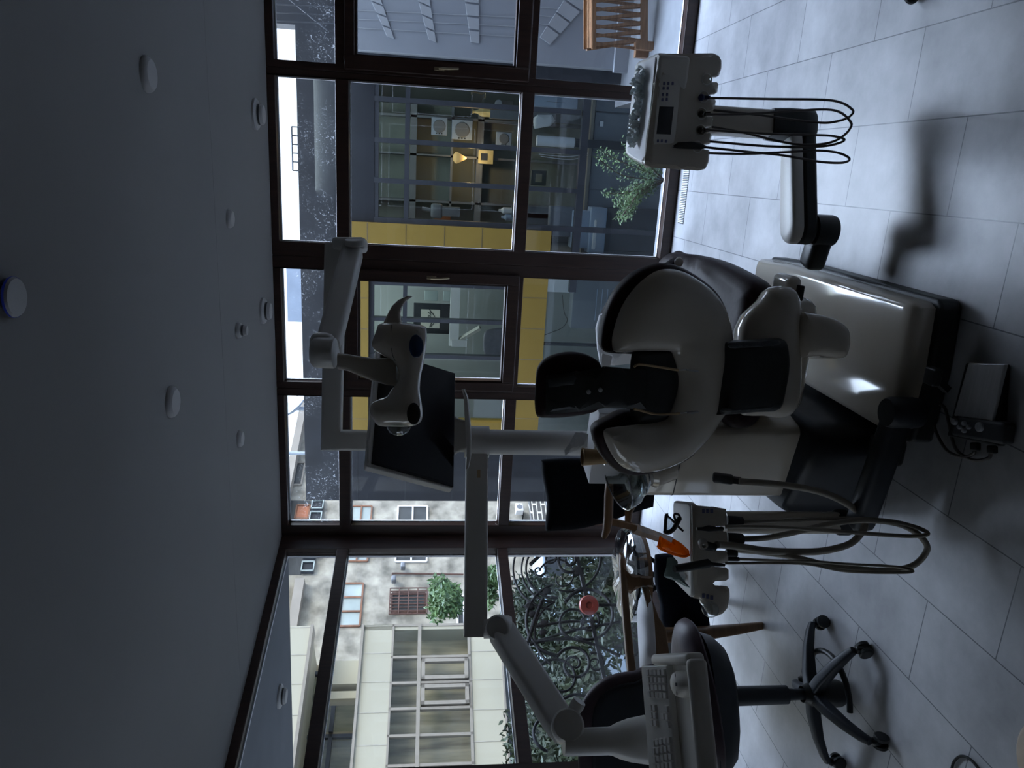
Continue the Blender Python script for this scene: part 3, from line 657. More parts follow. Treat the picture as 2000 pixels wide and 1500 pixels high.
for i, (x, y, m_) in enumerate([(1370, 190, 'blue_rubber'), (1370, 222, 'lens_dark'), (1369, 254, 'lens_dark')]):
    c = DP([(x, y)], -.02)[0]
    h = B().lathe(c, [(.0, .012), (.005, .012), (.008, .008), (.0115, 0), (.0115, -.012), (.008, -.02)], (DN - MD * .3).normalized(), 20)
    h.tube([c - DN * .008, c + MD * .018 - DN * .004, c + MD * .032], [.009, .007, .0055], 12)
    obj('handpiece', h, m_, du)
h = B().tube(DP([(1315, 286.5), (1324, 284), (1350, 284), (1368, 286), (1378, 287)], -.026), [.004, .0105, .013, .010, .0055], 14)
obj('syringe_handpiece', h, 'black_plastic', du)
obj('syringe_tip', B().tube(DP([(1317, 286.5), (1313, 287)], -.026), .004, 8), 'chrome', du)
for y, x in ((155, 1380), (189, 1374), (222, 1370), (255, 1368), (287, 1362)):
    obj('holder_recess', B().lathe(DP([(x, y)], -.011)[0], [(.02, 0), (.021, .002), (.018, .003), (.0165, .001)], DN, 24), 'white_plastic', du)
def c1(pts): return [(1200 + x / 3.572, 80 + y / 3.572) for x, y in pts]
for pts, d0, d1 in (([(665, 398), (1100, 405), (1450, 410), (1580, 430), (1650, 470), (1665, 500), (1620, 540), (1530, 565), (1440, 570), (1250, 550), (1000, 515), (690, 483)], 2.56, 2.68),
                    ([(640, 512), (900, 510), (1300, 485), (1480, 478), (1580, 500), (1645, 560), (1650, 600), (1600, 660), (1500, 710), (1330, 725), (1150, 700), (900, 640), (680, 600)], 2.56, 2.66),
                    ([(635, 620), (900, 638), (1150, 650), (1450, 658), (1560, 670), (1605, 690), (1560, 715), (1450, 735), (1250, 740), (1000, 730), (660, 700)], 2.56, 2.66),
                    ([(625, 740), (900, 770), (1150, 795), (1330, 825), (1450, 845), (1580, 850), (1635, 835), (1630, 810), (1560, 780), (1450, 765), (1330, 768), (1100, 780), (900, 788), (645, 782)], 2.56, 2.66)):
    hose(c1(pts), d0, d1, .0042, 'dark_hose', du, 'cord')
p0 = P(1385, 235, 2.72)
rx, ry = MR.xy.to_3d().normalized(), MF.xy.to_3d().normalized()
zj = P(1508, 235, 2.72).z
obj('post', B().loft([rrect(V((p0.x, p0.y, z)), rx, ry, .095, .08, .02) for z in (zj, p0.z + .05)]), 'white_gloss', du, sharp=40)
zl = P(1578, 240, 2.70).z
el = B().loft([rrect(V((p0.x, p0.y, z)), rx, ry, .105 * k, .105 * k, .02) for z, k in ((zl - .05, .8), (zl - .04, .95), (zl, 1), (zl + .06, 1), (zj, .94))])
obj('elbow', el, 'black_plastic', du, sharp=40)
ar1 = F(1562, 448, zl)
ar0 = V((p0.x, p0.y, zl))
md_ = (ar1 - ar0); en = md_.normalized(); sn = en.cross(Z_)
def arm_ring(t, w, z): return None
lo_, hi_ = [], []
outl = []
for i in range(9):
    a = -PI / 2 + PI * i / 8; outl.append(ar1 + en * .055 * math.cos(a) + sn * .055 * math.sin(a))
for i in range(9):
    a = PI / 2 + PI * i / 8; outl.append(ar0 + en * .045 * math.cos(a) + sn * .045 * math.sin(a))
cz = (ar0 + ar1) / 2
obj('swing_arm', B().slab([p - Z_ * .045 for p in outl], (0, 0, .055)), 'black_plastic', du, bev=.012)
outc = [p + en * .07 if (p - ar0).dot(en) < .06 else p for p in outl]
def shr(k, z): return [cz + (p - cz) * k + Z_ * z for p in outc]
obj('arm_cover', B().loft([shr(1, .012), shr(1, .03), shr(.985, .042), shr(.95, .05), shr(.85, .054)]), 'white_plastic', du, sharp=50, label='glossy white arm cover')
b0 = F(1588, 455, zl - .10); b1_ = F(1583, 522, zl - .09)
obj('base_arm', B().beam(V((ar1.x, ar1.y, zl - .09)), b1_, .085, .075, r=.02).lathe(V((ar1.x, ar1.y, zl - .13)), [(0, 0), (.055, 0), (.058, .01), (.058, .08), (0, .082)]), 'black_plastic', du, sharp=45)
# foil pouches along the tray
def foil(lab, cx, cy, w, h, s):
    c = F(cx, cy, ztp + .022); a = (F(1225, 280, ztp) - F(1247, 150, ztp)).normalized(); a2 = Z_.cross(a)
    b = B(); nx, ny = 16, 8; rows = []
    for sg in (1, -1):
        g = []
        for i in range(nx + 1):
            r_ = []
            for j in range(ny + 1):
                u, v = i / nx * 2 - 1, j / ny * 2 - 1
                k = max(0, (1 - u * u) * (1 - v * v)) ** .4
                q = V((u * 3 + s, v * 3, sg * 2 + s)); zz = sg * .012 * k + .022 * (noise.noise(q * 1.1)) + .012 * noise.noise(q * 2.7)
                r_.append(c + a * (u * w / 2 + .008 * noise.noise(q + V((9, 0, 0)))) + a2 * (v * h / 2 * (.75 + .35 * noise.noise(V((u * 2 + s, 3, 1))))) + Z_ * max(-.0215, zz))
            g.append(r_)
        rows.append(g)
        vs = [[b.bm.verts.new(p) for p in r_] for r_ in g]
        for i in range(nx):
            for j in range(ny): b.bm.faces.new((vs[i][j], vs[i + 1][j], vs[i + 1][j + 1], vs[i][j + 1]))
    tag(obj('foil_pouch', b, 'foil', loc=c, sharp=12), lab, 'pouch', 'crumpled foil pouches on the delivery tray')
foil('crumpled foil pouch on the delivery tray, the one farthest from the chair', 1247, 160, .10, .10, 1.)
foil('crumpled foil pouch in the middle of the delivery tray', 1243, 212, .12, .08, 5.)
foil('crumpled foil pouch on the delivery tray, the one nearest the chair', 1236, 258, .10, .09, 11.)

# ================================================================== pole, lamp, monitor, keyboard arm
lp = thing('operating_lamp', 'white articulated operating lamp hanging from a square-bent pole', 'lamp', (P(1190, 866, 2.85).x, P(1190, 866, 2.85).y, .88))
pb0 = P(1150, 866, 2.85); pole = V((pb0.x, pb0.y, 0))
ztop = 1.64 + 2.85 * .1157
hx = P(655, 478, (ztop - 1.64) / .1219)
hd = (V((hx.x, hx.y, 0)) - pole).normalized(); hs_ = hd.cross(Z_)
def sq(c, a, b_, w, h, r=.012): return rrect(c, a, b_, w, h, r, 3)
obj('pole', B().lathe(pole, [(.036, .89), (.0475, .895), (.0475, 1.45), (.036, 1.46), (.036, 1.5)], n=32), 'white_tube', lp, sharp=40)
tubeb = B().loft([sq(pole + Z_ * z, hd, hs_, .072, .072) for z in (1.44, ztop - .05)] + [sq(pole + Z_ * ztop, (hd - Z_).normalized(), hs_, .1015, .072)] + [sq(V((pole.x, pole.y, ztop)) + hd * s, -Z_, hs_, .072, .072) for s in (.05, (V((hx.x, hx.y, 0)) - pole).length)])
obj('gallows_tube', tubeb, 'white_tube', lp, sharp=40)
e0 = P(690, 487, 2.70)
jb = B().lathe(e0 + MF * .02, [(0, -.055), (.04, -.05), (.045, -.04), (.045, .04), (.04, .05), (0, .055)], MR * .25 + MD, 28)
obj('elbow_joint', B().box((P(655, 478, 2.705) + P(712, 480, 2.70)) / 2, (.05, .12, .075), (MR, MD, MF), .014), 'white_tube', lp)
obj('joint_cap', B().lathe(P(695, 484, 2.66), [(.0, .03), (.036, .03), (.04, .024), (.04, .012), (.036, .008), (0, .006)], (MR * .95 - MF * .35).normalized(), 28), 'white_tube', lp)
e1_ = P(642, 672, 2.32)
sec = lambda c, w, h, ax: rrect(c, ax[0], ax[1], w, h, .016, 4)
dv = (e1_ - e0).normalized(); sd_ = dv.cross(Z_).normalized(); ud_ = sd_.cross(dv)
obj('spring_arm', B().loft([sec(e0 + (e1_ - e0) * t, w, h, (sd_, ud_)) for t, w, h in ((-.04, .05, .06), (.05, .062, .075), (.5, .06, .078), (.92, .056, .078), (1, .05, .07))]), 'white_tube', lp, sharp=40)
j_a, j_b = P(610, 688, 2.28), P(664, 690, 2.28)
obj('knuckle', B().lathe(j_a, [(0, 0), (.038, .0), (.046, .008), (.048, .02), (.048, .066), (.046, .07), (.0, .085)], (j_b - j_a).normalized(), 32).box(P(630, 672, 2.30), (.07, .075, .07), (MR, MD, MF), .025), 'white_tube', lp, sharp=40)
nk = [(662, 706, .026, .05), (680, 708, .026, .048), (700, 714, .030, .048), (730, 722, .036, .05), (758, 726, .042, .05), (776, 727, .044, .05)]
obj('neck', B().loft([rrect(P(x, y, 2.25), MR, MF, r * 1.95, w, .014 if r > .02 else .01, 4) for x, y, r, w in nk]), 'white_gloss', lp, sharp=45)
hd_ = [(742, 632), (735, 646), (727, 668), (728, 679), (737, 688), (755, 698), (768, 706), (778, 724), (776, 745), (763, 764), (756, 774), (742, 779), (728, 786), (722, 795), (725, 812), (733, 826), (745, 833), (775, 834), (800, 834), (818, 828), (825, 815), (824, 790), (820, 765), (822, 735), (827, 712), (833, 670), (833, 645), (829, 637), (805, 632), (770, 629)]
lh = obj('lamp_head', B().pillow(smooth([P(x, y, 2.22) for x, y in hd_], 3), -MF, .045, .05, .08, .016), 'white_gloss', lp, label='glossy white lamp head')
for x, y, w, m_ in ((813, 676, .036, 'lens_blue'), (808, 808, .034, 'lens_dark')):
    c = P(x, y, 2.165)
    obj('lens', B().pillow([c + MR * (w * .95 * math.cos(a)) + MD * (w * .52 * math.sin(a)) + MF * (.012 * math.sin(a)) for a in [i * PI / 12 for i in range(24)]], (-MF + MD * .25).normalized(), .01, .004, .004, .01), m_, lh)
obj('lamp_handle', B().loft([rrect(P(x, y, 2.23), MD, MF, w, .035, .012, 3) for x, y, w in ((768, 640, .07), (768, 626, .05), (770, 612, .036), (776, 598, .030), (787, 586, .025), (800, 579, .016))]), 'white_gloss', lp, sharp=50)
obj('seam', B().tube(smooth([P(x, y, 2.173) for x, y in [(765, 634), (763, 660), (766, 690), (772, 705)]], 4, False), .0008, 5), 'charcoal', lh)
hk = P(779, 836, 2.22)
obj('lamp_knob', B().lathe(hk + MR * .006, [(0, 0), (.036, 0), (.036, .006), (.028, .02), (.012, .028), (0, .029)], -MR, 24), 'bowl_glass', lp)
# monitor
mo = thing('monitor', 'flat black screen monitor with pale rim mounted on the pole', 'monitor', P(800, 840, 2.7))
BL, BR = P(885, 955, 2.56), P(888.5, 729, 2.86)
TL, TR = P(715, 910, 2.47), P(735, 680, 2.76)
mn = (BR - BL).cross(TL - BL).normalized(); mn = mn if mn.dot(MF) < 0 else -mn
TR = TL + (BR - BL) * ((TR - TL).length / (BR - BL).length) * .5 + (TR - TL) * .5
TR = L(735, 680, BL, mn)
bo = B().hexa([BL, BR, TR, TL], [p - mn * .035 for p in (BL, BR, TR, TL)])
obj('housing', bo, 'white_tube', mo, bev=.006)
def lerp(a, b_, t): return a + (b_ - a) * t
def quad(u, v): return lerp(lerp(BL, BR, u), lerp(TL, TR, u), v)
sq_ = [quad(.012, .0), quad(.995, .0), quad(.99, .945), quad(.025, .945)]
obj('bezel', B().slab([p + mn * .0005 for p in sq_], mn * .003), 'screen', mo, bev=.001)
sq_ = [quad(.03, .07), quad(.96, .07), quad(.955, .92), quad(.04, .92)]
obj('screen', B().slab([p + mn * .0025 for p in sq_], mn * .0018), 'screen', mo)
mq = quad(.5, .4) - mn * .03; mq2 = V((pole.x, pole.y, mq.z)); mq2 -= (mq2 - mq).normalized() * .04
obj('mount_arm', B().beam(mq, mq2, .06, .06, r=.012), 'white_tube', mo)
hb_ = [(905, 760, .008), (910, 775, .012), (912, 800, .016), (914, 830, .018), (916, 862, .018), (916, 890, .014), (913, 914, .008)]
obj('grip', B().loft([rrect(P(x, y, 2.62), MD, MF, w, .06, w * .4, 3) for x, y, w in hb_]).loft([rrect(P(x, 850, 2.64), MR, MF, w, .03, .012, 3) for x, w in ((888, .14), (898, .115), (905, .11), (914, .10))]), 'white_tube', mo, sharp=50)
# keyboard arm
ka = thing('keyboard_stand', 'white keyboard shelf hanging from a jointed arm on the pole', 'equipment arm', (P(1330, 1420, 2.0).x, P(1330, 1420, 2.0).y, .93))
k0 = V((pole.x, pole.y, 1.432)); k1 = P(928, 1228, 2.66); k1.z = 1.432
kd = (k1 - k0).normalized(); ks = kd.cross(Z_)
obj('horizontal_bar', B().loft([sq(k0 + kd * s, Z_, ks, .082, .07) for s in (.0, (k1 - k0).length + .025)]).lathe(k0, [(.06, -.045), (.06, .045)], n=24), 'white_tube', ka, sharp=40)
obj('tape', B().box(P(935, 925, 2.74), (.03, .003, .0125), ((k1 - k0).normalized() * 1, MF, Z_ * 1), 0) , 'tape', ka, label='strip of brown tape')
c0 = P(975, 1226, 2.60)
obj('elbow', B().lathe(P(945, 1228, 2.64), [(0, 0), (.034, 0), (.034, .03), (.043, .035), (.046, .05), (.046, .09), (.04, .1), (0, .104)], MD, 28), 'white_tube', ka, sharp=40)
c1_ = P(1106, 1432, 2.2)
obj('joint_cap', B().lathe(P(975, 1226, 2.56), [(0, .03), (.036, .03), (.042, .024), (.044, .012), (.044, -.03), (0, -.03)], (-MF + MR * .35 + MD * -.3).normalized(), 28), 'white_tube', ka, sharp=45)
obj('knuckle', B().lathe(P(1108, 1420, 2.19), [(0, -.045), (.042, -.045), (.048, -.035), (.048, .035), (.042, .045), (0, .045)], (MF * -.8 + MR * .5).normalized(), 28), 'white_tube', ka, sharp=45)
obj('tension_knob', B().lathe(P(1128, 1376, 2.2), [(0, -.03), (.018, -.03), (.022, 0), (.02, .012), (0, .014)], (MR * .8 + MD * .5).normalized(), 20), 'white_tube', ka, sharp=45)
dv = (c1_ - c0).normalized(); sd_ = dv.cross(Z_).normalized(); ud_ = sd_.cross(dv)
obj('spring_arm', B().loft([sec(c0 + (c1_ - c0) * t, w, h, (sd_, ud_)) for t, w, h in ((-.03, .05, .07), (.05, .075, .09), (.5, .07, .092), (.9, .068, .09), (1, .06, .08))]), 'white_tube', ka, sharp=40)
vp = P(1105, 1450, 2.16)
rng = [(1100, .072, .03), (1112, .076, .034), (1190, .078, .036), (1197, .080, .036), (1212, .10, .045), (1235, .118, .05), (1268, .13, .05)]
obj('drop_post', B().loft([rrect(V((vp.x, vp.y, P(x, 1450, 2.16).z)), rx, ry, w, w * .9, r, 5) for x, w, r in rng]), 'white_tube', ka, sharp=40)
KT = P(1325, 1440, 2.02); zt2 = .952
ky = ray(1330, 1291); ky.z = 0; ky.normalize(); kx = V((ky.y, -ky.x, 0))
rgt = P(1330, 1291, 1.97); rgt.z = zt2
def KP(s, t, z=0.): return V((rgt.x, rgt.y, zt2 + z)) + kx * s + ky * t
obj('shelf', B().slab([KP(0, -.13, -.02), KP(0, .17, -.02), KP(-.52, .17, -.02), KP(-.52, -.13, -.02)], (0, 0, .02)), 'white_plastic', ka, bev=.008)
rm = B()
for a, b_ in ((KP(.005, .17), KP(.005, -.135)), (KP(.005, -.135), KP(-.52, -.135)), (KP(-.52, -.135), KP(-.52, .17))): rm.beam(a + Z_ * -.005, b_ + Z_ * -.005, .03, .05, r=.012)
obj('shelf_rim', rm, 'white_plastic', ka, sharp=45)
kb = thing('keyboard', 'pale keyboard lying on the hanging shelf', 'keyboard', KP(-.23, .09))
ktl = .028
def KB(s, t, h=0.): return KP(s, t, .012 + h + ktl * (t - .02) / .14)
bd = B().hexa([KB(-.01, .02, -.009), KB(-.01, .165, -.009), KB(-.46, .165, -.009), KB(-.46, .02, -.009)], [KB(-.01, .02, .01), KB(-.01, .165, .01), KB(-.46, .165, .01), KB(-.46, .02, .01)])
obj('case', bd, 'white_plastic', kb, bev=.004)
def key(s, t, w, d): 
    b = B().hexa([KB(s - w / 2, t - d / 2, .009), KB(s + w / 2, t - d / 2, .009), KB(s + w / 2, t + d / 2, .009), KB(s - w / 2, t + d / 2, .009)], [KB(s - w / 2 + .002, t - d / 2 + .002, .016), KB(s + w / 2 - .002, t - d / 2 + .002, .016), KB(s + w / 2 - .002, t + d / 2 - .003, .016), KB(s - w / 2 + .002, t + d / 2 - .003, .016)])
    obj('key', b, 'key_white', kb)
for r_ in range(5):
    for c_ in range(4): key(-.028 - .019 * c_, .035 + .0215 * r_, .017, .0185)
for c_ in range(3):
    for r_ in (0, 1, 3, 4):
        if r_ == 1 and c_ != 1: continue
        key(-.118 - .019 * c_, .035 + .0215 * r_, .017, .0185)
for r_ in range(5):
    for c_ in range(10):
        if r_ == 0 and 3 <= c_ <= 7:
            if c_ == 5: key(-.19 - .02 * c_ - .004 * (r_ % 2), .035, .095, .0185)
            continue
        key(-.192 - .0195 * c_ - .006 * r_ * .6, .035 + .0215 * r_, .0175, .0185)
mz = thing('computer_mouse', 'pale computer mouse beside the keyboard on the hanging shelf', 'mouse', KP(-.055, -.06))
mp_ = [KP(-.055 + .033 * math.cos(a) * (1 + .08 * math.sin(a)), -.065 + .055 * math.sin(a), .0) for a in [i * PI / 10 for i in range(20)]]
def ms(k, kk, z): 
    c = KP(-.055, -.065); return [c + (p - c) * k + Z_ * z for p in mp_]
obj('body', B().loft([ms(.95, 1, .001), ms(1, 1, .008), ms(.97, 1, .018), ms(.85, 1, .028), ms(.6, 1, .034), ms(.25, 1, .036)]), 'white_plastic', mz, sharp=60)
obj('wheel', B().lathe(KP(-.059, -.085, .032), [(0, 0), (.006, 0), (.006, .008), (0, .008)], kx, 16), 'button_dark', mz)
obj('button_split', B().box(KP(-.055, -.078, .0335), (.05, .0012, .002), (kx, ky, Z_)), 'button_dark', mz)

# ================================================================== foot control
fc = thing('foot_control', 'floor foot pedal with steel plate and dark control box', 'foot pedal', F(1920, 790))
pl = [F(x, y, .03) for x, y in [(1898, 709), (1971, 711), (1944, 823), (1869, 812)]]
obj('pedal_plate', B().slab(pl, (0, 0, .012)), 'steel', fc, bev=.004)
obj('pedal_base', B().slab([F(x, y, 0) for x, y in [(1903, 709), (1975, 711), (1966, 872), (1866, 852), (1876, 812)]], (0, 0, .03)), 'black_plastic', fc, bev=.006)
bx_ = [F(x, y, .045) for x, y in [(1868, 812), (1962, 825), (1958, 869), (1856, 850)]]
cbx = obj('control_box', B().slab([p - Z_ * .04 for p in bx_], (0, 0, .042)), 'charcoal', fc, bev=.01)
for x, y, r in ((1866, 823, .011), (1915, 834, .014), (1885, 827, .007), (1885, 841, .007), (1876, 834, .007), (1894, 834, .007)):
    obj('pedal_button', B().lathe(F(x, y, .047), [(r, 0), (r, .006), (r * .8, .009), (0, .01)], Z_, 20), 'button_dark', fc)
for x, y in ((1905, 872), (1938, 878)):
    obj('plug', B().beam(F(x, y - 8, .02), F(x, y + 8, .02), .025, .02, r=.005), 'black_plastic', fc)
cb8 = [(1605, 1305), (1590, 1335), (1500, 1345), (1400, 1280), (1360, 1130), (1335, 1040), (1295, 1022), (1265, 1070), (1285, 1180), (1350, 1290), (1440, 1328), (1500, 1310), (1512, 1292)]
obj('cable', B().tube(smooth([F(1400 + x / 3, 450 + y / 3, .012) for x, y in cb8], 5, False), .005, 8), 'dark_hose', fc)

# ================================================================== operator stool
def make_stool(c, lab, group):
    st = thing('operator_stool', lab, 'stool', c, group)
    c = V(c); hub = c + Z_ * .125
    for k, ang in enumerate((48, -18, -87, -165, 120)):
        a = math.radians(ang); d = V((math.cos(a), math.sin(a), 0)); s_ = V((-d.y, d.x, 0)); R_ = .265
        rings = []
        for t, z, w, h in ((0.0, .135, .05, .05), (.3, .13, .046, .045), (.65, .108, .040, .036), (.9, .082, .034, .030), (1.0, .066, .028, .026)):
            rings.append(rrect(c + d * (R_ * t) + Z_ * z, s_, (Z_ + d * (.3 * t)).normalized(), w, h, .011, 3))
        lg = obj('base_leg', B().loft(rings), 'dark_blue_plastic', st, sharp=50)
        cc = c + d * R_
        w = B()
        for sg in (-1, 1): w.lathe(cc + s_ * (sg * .007) + Z_ * .0265 , [(0, 0), (.022, 0), (.026, .003), (.026, .013), (.022, .016), (0, .016)], s_ * sg, 20)
        w.box(cc + Z_ * .045, (.03, .02, .03), (d, s_, Z_), .007)
        obj('caster', w, 'black_plastic', lg)
    obj('hub', B().lathe(c, [(0, .02), (.045, .022), (.05, .035), (.05, .075), (.042, .1), (.044, .15), (.034, .165), (.03, .18)]), 'black_plastic', st, sharp=45)
    obj('foot_ring', B().tube([hub + V((.155 * math.cos(a), .155 * math.sin(a), -.045)) for a in [math.radians(-75 + i * 10) for i in range(16)]], .011, 8), 'black_plastic', st, sharp=70)
    obj('gas_column', B().lathe(c, [(.02, .17), (.022, .24), (.034, .242), (.036, .47), (.05, .475), (.05, .49)]), 'dark_blue_plastic', st, sharp=45)
    return st
SC = V((-1.85, 2.23, 0))
st = make_stool(SC, 'five-castor operator stool with burgundy seat behind the keyboard shelf', 'operator stools')
sq0 = P(1362, 1345, 2.86)
sdx = V((.93, .37, 0)).normalized(); sdy = V((-sdx.y, sdx.x, 0))
sz = .595
outl_ = [SC + sdx * a + sdy * b_ + Z_ * sz for a, b_ in [(.29, .0), (.275, .07), (.22, .12), (.12, .17), (0, .2), (-.15, .2), (-.25, .14), (-.27, 0), (-.25, -.14), (-.15, -.2), (0, -.2), (.12, -.17), (.22, -.12), (.275, -.07)]]
obj('seat_cushion', B().pillow(smooth(outl_, 3), (Z_ + sdx * -.12).normalized(), .085, .055, .02, .03), 'plum_vinyl', st)
us = [SC + sdx * a + sdy * b_ for a, b_ in [(.2, 0), (.15, .1), (0, .15), (-.18, .15), (-.24, 0), (-.18, -.15), (0, -.15), (.15, -.1)]]
us = smooth(us, 3)
obj('seat_shell', B().loft([[SC + (p - SC) * k + Z_ * z for p in us] for k, z in ((.25, .47), (.7, .478), (.95, .50), (1.12, .54), (1.2, .588))]), 'dark_blue_plastic', st, sharp=60)
bk_o = [(1304, 1313), (1240, 1312), (1190, 1322), (1157, 1345), (1138, 1375), (1130, 1412), (1129, 1470), (1133, 1520), (1150, 1556), (1190, 1578), (1250, 1586), (1306, 1582)]
sbn = (-MF * 1).copy(); sbn.z = -.02; sbn.normalize()
sbq = P(1220, 1445, 2.68)
obj('backrest', B().pillow(smooth([L(x, y, sbq, sbn) for x, y in bk_o], 3), sbn, .05, .03, .05, .035), 'plum_vinyl', st)
bk_i = [(1300, 1331), (1240, 1332), (1200, 1341), (1172, 1362), (1159, 1390), (1155, 1425), (1155, 1480), (1160, 1520), (1176, 1546), (1206, 1562), (1250, 1568), (1300, 1565)]
obj('back_panel', B().pillow(smooth([L(x, y, sbq + sbn * .028, sbn) for x, y in bk_i], 3), sbn, .02, .012, .02, .035), 'dark_blue_plastic', st, label='dark grey back panel')
obj('back_bracket', B().beam(P(1290, 1450, 2.70), SC + Z_ * .45 + sdx * -.1, .06, .02, r=.008), 'dark_blue_plastic', st)
# second stool, just its castor shows at the frame edge
s2 = make_stool((F(1788, 2).x + .27, F(1788, 2).y + .04, 0), 'dark stool whose castor stands by the delivery unit', 'operator stools')
c2 = base(s2)
obj('seat_cushion', B().lathe(c2, [(0, .46), (.16, .465), (.18, .485), (.18, .52), (.16, .545), (0, .55)]), 'plum_vinyl', s2, sharp=60)

# ================================================================== armchairs, table
def armchair_far():
    t = thing('armchair', 'black upholstered armchair with oak arms in the window corner', 'armchair', F(1400, 960))
    d = 3.95
    bk = [(1062, 897), (1057, 903), (1058, 925), (1064, 955), (1068, 985), (1066, 1010), (1066, 1036), (1080, 1037), (1125, 1034), (1165, 1025), (1185, 1015), (1190, 960), (1190, 900), (1130, 894)]
    obj('backrest', B().pillow(smooth(ap(bk, d), 3), -MF, .06, .05, .06, .05), 'black_fabric', t)
    se = [(1185, 890), (1185, 1022), (1230, 1003), (1276, 990), (1279, 960), (1277, 900)]
    obj('seat', B().pillow(ap(se, d - .05), -MF, .05, .05, .25, .05), 'black_fabric', t)
    obj('armrest', B().loft([rrect(P(x, y, d - .28), MD, MF, w, .05, w * .4, 3) for x, y, w in ((1190, 938, .035), (1189, 970, .045), (1188, 1010, .045), (1185, 1035, .04), (1180, 1048, .028), (1179, 1051, .012))]), 'oak', t, sharp=50)
    obj('leg', B().beam(P(1192, 1018, d - .27), P(1242, 1030, d - .25), .03, .03), 'oak', t)
    zf = F(1395, 1010)
    obj('leg', B().tube([P(1235, 985, d - .2), P(1228, 1000, d - .2), P(1226, 1028, d - .2)], [.022, .02, .016], 10), 'oak', t)
    obj('leg', B().beam(P(1238, 1032, d - .23), F(1416, 1094), .04, .035, w2=.026, h2=.024), 'oak', t)
    obj('leg', B().beam(P(1270, 930, d - .2), V((P(1270, 930, d - .2).x, P(1270, 930, d - .2).y, 0)), .04, .035, w2=.026, h2=.024), 'oak', t)
armchair_far()
def armchair_near():
    t = thing('armchair', 'oak armchair with navy seat beside the street window', 'armchair', F(1489, 1222))
    arm = [(1209, 1082, 3.55, .018), (1210, 1092, 3.53, .03), (1212, 1120, 3.49, .034), (1215, 1170, 3.42, .034), (1220, 1230, 3.34, .034), (1226, 1290, 3.26, .036), (1231, 1330, 3.2, .038), (1235, 1370, 3.14, .036)]
    obj('armrest', B().loft([rrect(P(x + 5, y, d), MD, MF, w, .06, w * .35, 3) for x, y, d, w in arm]), 'oak', t, sharp=50)
    fr_ = [(1218, 1108), (1230, 1120), (1250, 1124), (1276, 1126), (1276, 1148), (1262, 1145), (1250, 1147), (1238, 1154), (1232, 1160), (1222, 1156)]
    obj('arm_bracket', B().pillow(ap(fr_, 3.47), -MF, .008, .012, .03, .015), 'oak', t)
    rl = [(1260, 1148, 3.45, .03), (1268, 1175, 3.42, .034), (1276, 1205, 3.38, .05), (1286, 1230, 3.36, .07), (1290, 1270, 3.28, .07), (1296, 1330, 3.2, .07), (1300, 1380, 3.14, .07)]
    obj('side_rail', B().loft([rrect(P(x, y, d), MD, MF, w, .035, .008, 3) for x, y, d, w in rl]), 'oak', t, sharp=50)
    foot = F(1490, 1222)
    obj('leg', B().loft([rrect(P(x, y, d), MR, MF, w, w, w * .3, 3) for x, y, d, w in ((1275, 1240, 3.36, .06), (1330, 1240, 3.4, .062), (1380, 1236, 3.43, .058), (1440, 1229, 3.48, .045), (1489, 1222, 3.528, .032))]), 'oak', t, sharp=50)
    obj('leg', B().beam(P(1340, 1200, 3.75), F(1410, 1170) * 1, .045, .04, w2=.028, h2=.026), 'oak', t)
    obj('leg', B().beam(P(1290, 1350, 3.15), F(1505, 1350), .045, .04, w2=.028, h2=.026), 'oak', t)
    se = [(1280, 1088), (1290, 1084), (1312, 1083), (1325, 1096), (1340, 1130), (1372, 1175), (1385, 1210), (1382, 1232), (1340, 1236), (1296, 1230), (1290, 1180), (1280, 1140)]
    obj('seat', B().pillow(smooth(ap(se, 3.50), 2), -MF, .05, .04, .10, .04), 'navy_fabric', t)
    obj('seat_base', B().slab(ap([(1345, 1195), (1394, 1300), (1402, 1400), (1340, 1400), (1310, 1240)], 3.42), MF * .3), 'black_fabric', t, bev=.02)
armchair_near()
sh = B(); pp = [[(1262, 1148), (1247, 1172), (1244, 1200), (1246, 1250), (1250, 1318)], [(1268, 1152), (1274, 1180), (1277, 1210), (1280, 1260), (1281, 1296)]]
va = [sh.bm.verts.new(P(x, y, 3.5 - .05 * i)) for i, (x, y) in enumerate(pp[0])]; vb = [sh.bm.verts.new(P(x, y, 3.44 - .055 * i)) for i, (x, y) in enumerate(pp[1])]
for i in range(4): sh.bm.faces.new((va[i], va[i + 1], vb[i + 1], vb[i]))
po = obj('paper_sheet', sh, 'paper', loc=P(1262, 1230, 3.4)); tag(po, 'white paper sheet lying on the oak armchair', 'paper')
md2 = po.modifiers.new('thick', 'SOLIDIFY'); md2.thickness = .004
tbn = thing('coffee_table', 'round low table with glossy wrapped top and crossed black legs', 'table', F(1395, 1110))
tc_ = P(1228, 1122, 4.1); rt = .247
obj('tabletop', B().lathe(tc_, [(0, 0), (rt * .96, 0), (rt, .006), (rt, .014), (rt * .97, .02), (0, .02)], n=48), 'screen', tbn)
wr = B(); ring0 = []
for k, (r_, z_) in enumerate(((rt * 1.03, -.035), (rt * 1.04, .02), (rt * .98, .03), (rt * .6, .035), (rt * .2, .03))):
    ring0.append([tc_ + V((math.cos(a) * r_ * (1 + .02 * noise.noise(V((a * 3, k, 0)))), math.sin(a) * r_ * (1 + .02 * noise.noise(V((a * 3, k, 5)))), z_ + .012 * noise.noise(V((math.cos(a) * 4 * r_ / rt, math.sin(a) * 4 * r_ / rt, k * .7))))) for a in [i * 2 * PI / 60 for i in range(60)]])
wr.loft(ring0)
obj('plastic_wrap', wr, 'clear_plastic', tbn, sharp=20, label='crinkled clear plastic wrap')
obj('table_rim', B().lathe(tc_, [(rt * .99, -.06), (rt * 1.01, -.06), (rt * 1.01, -.02), (rt * .99, -.02)], n=48), 'oak', tbn)
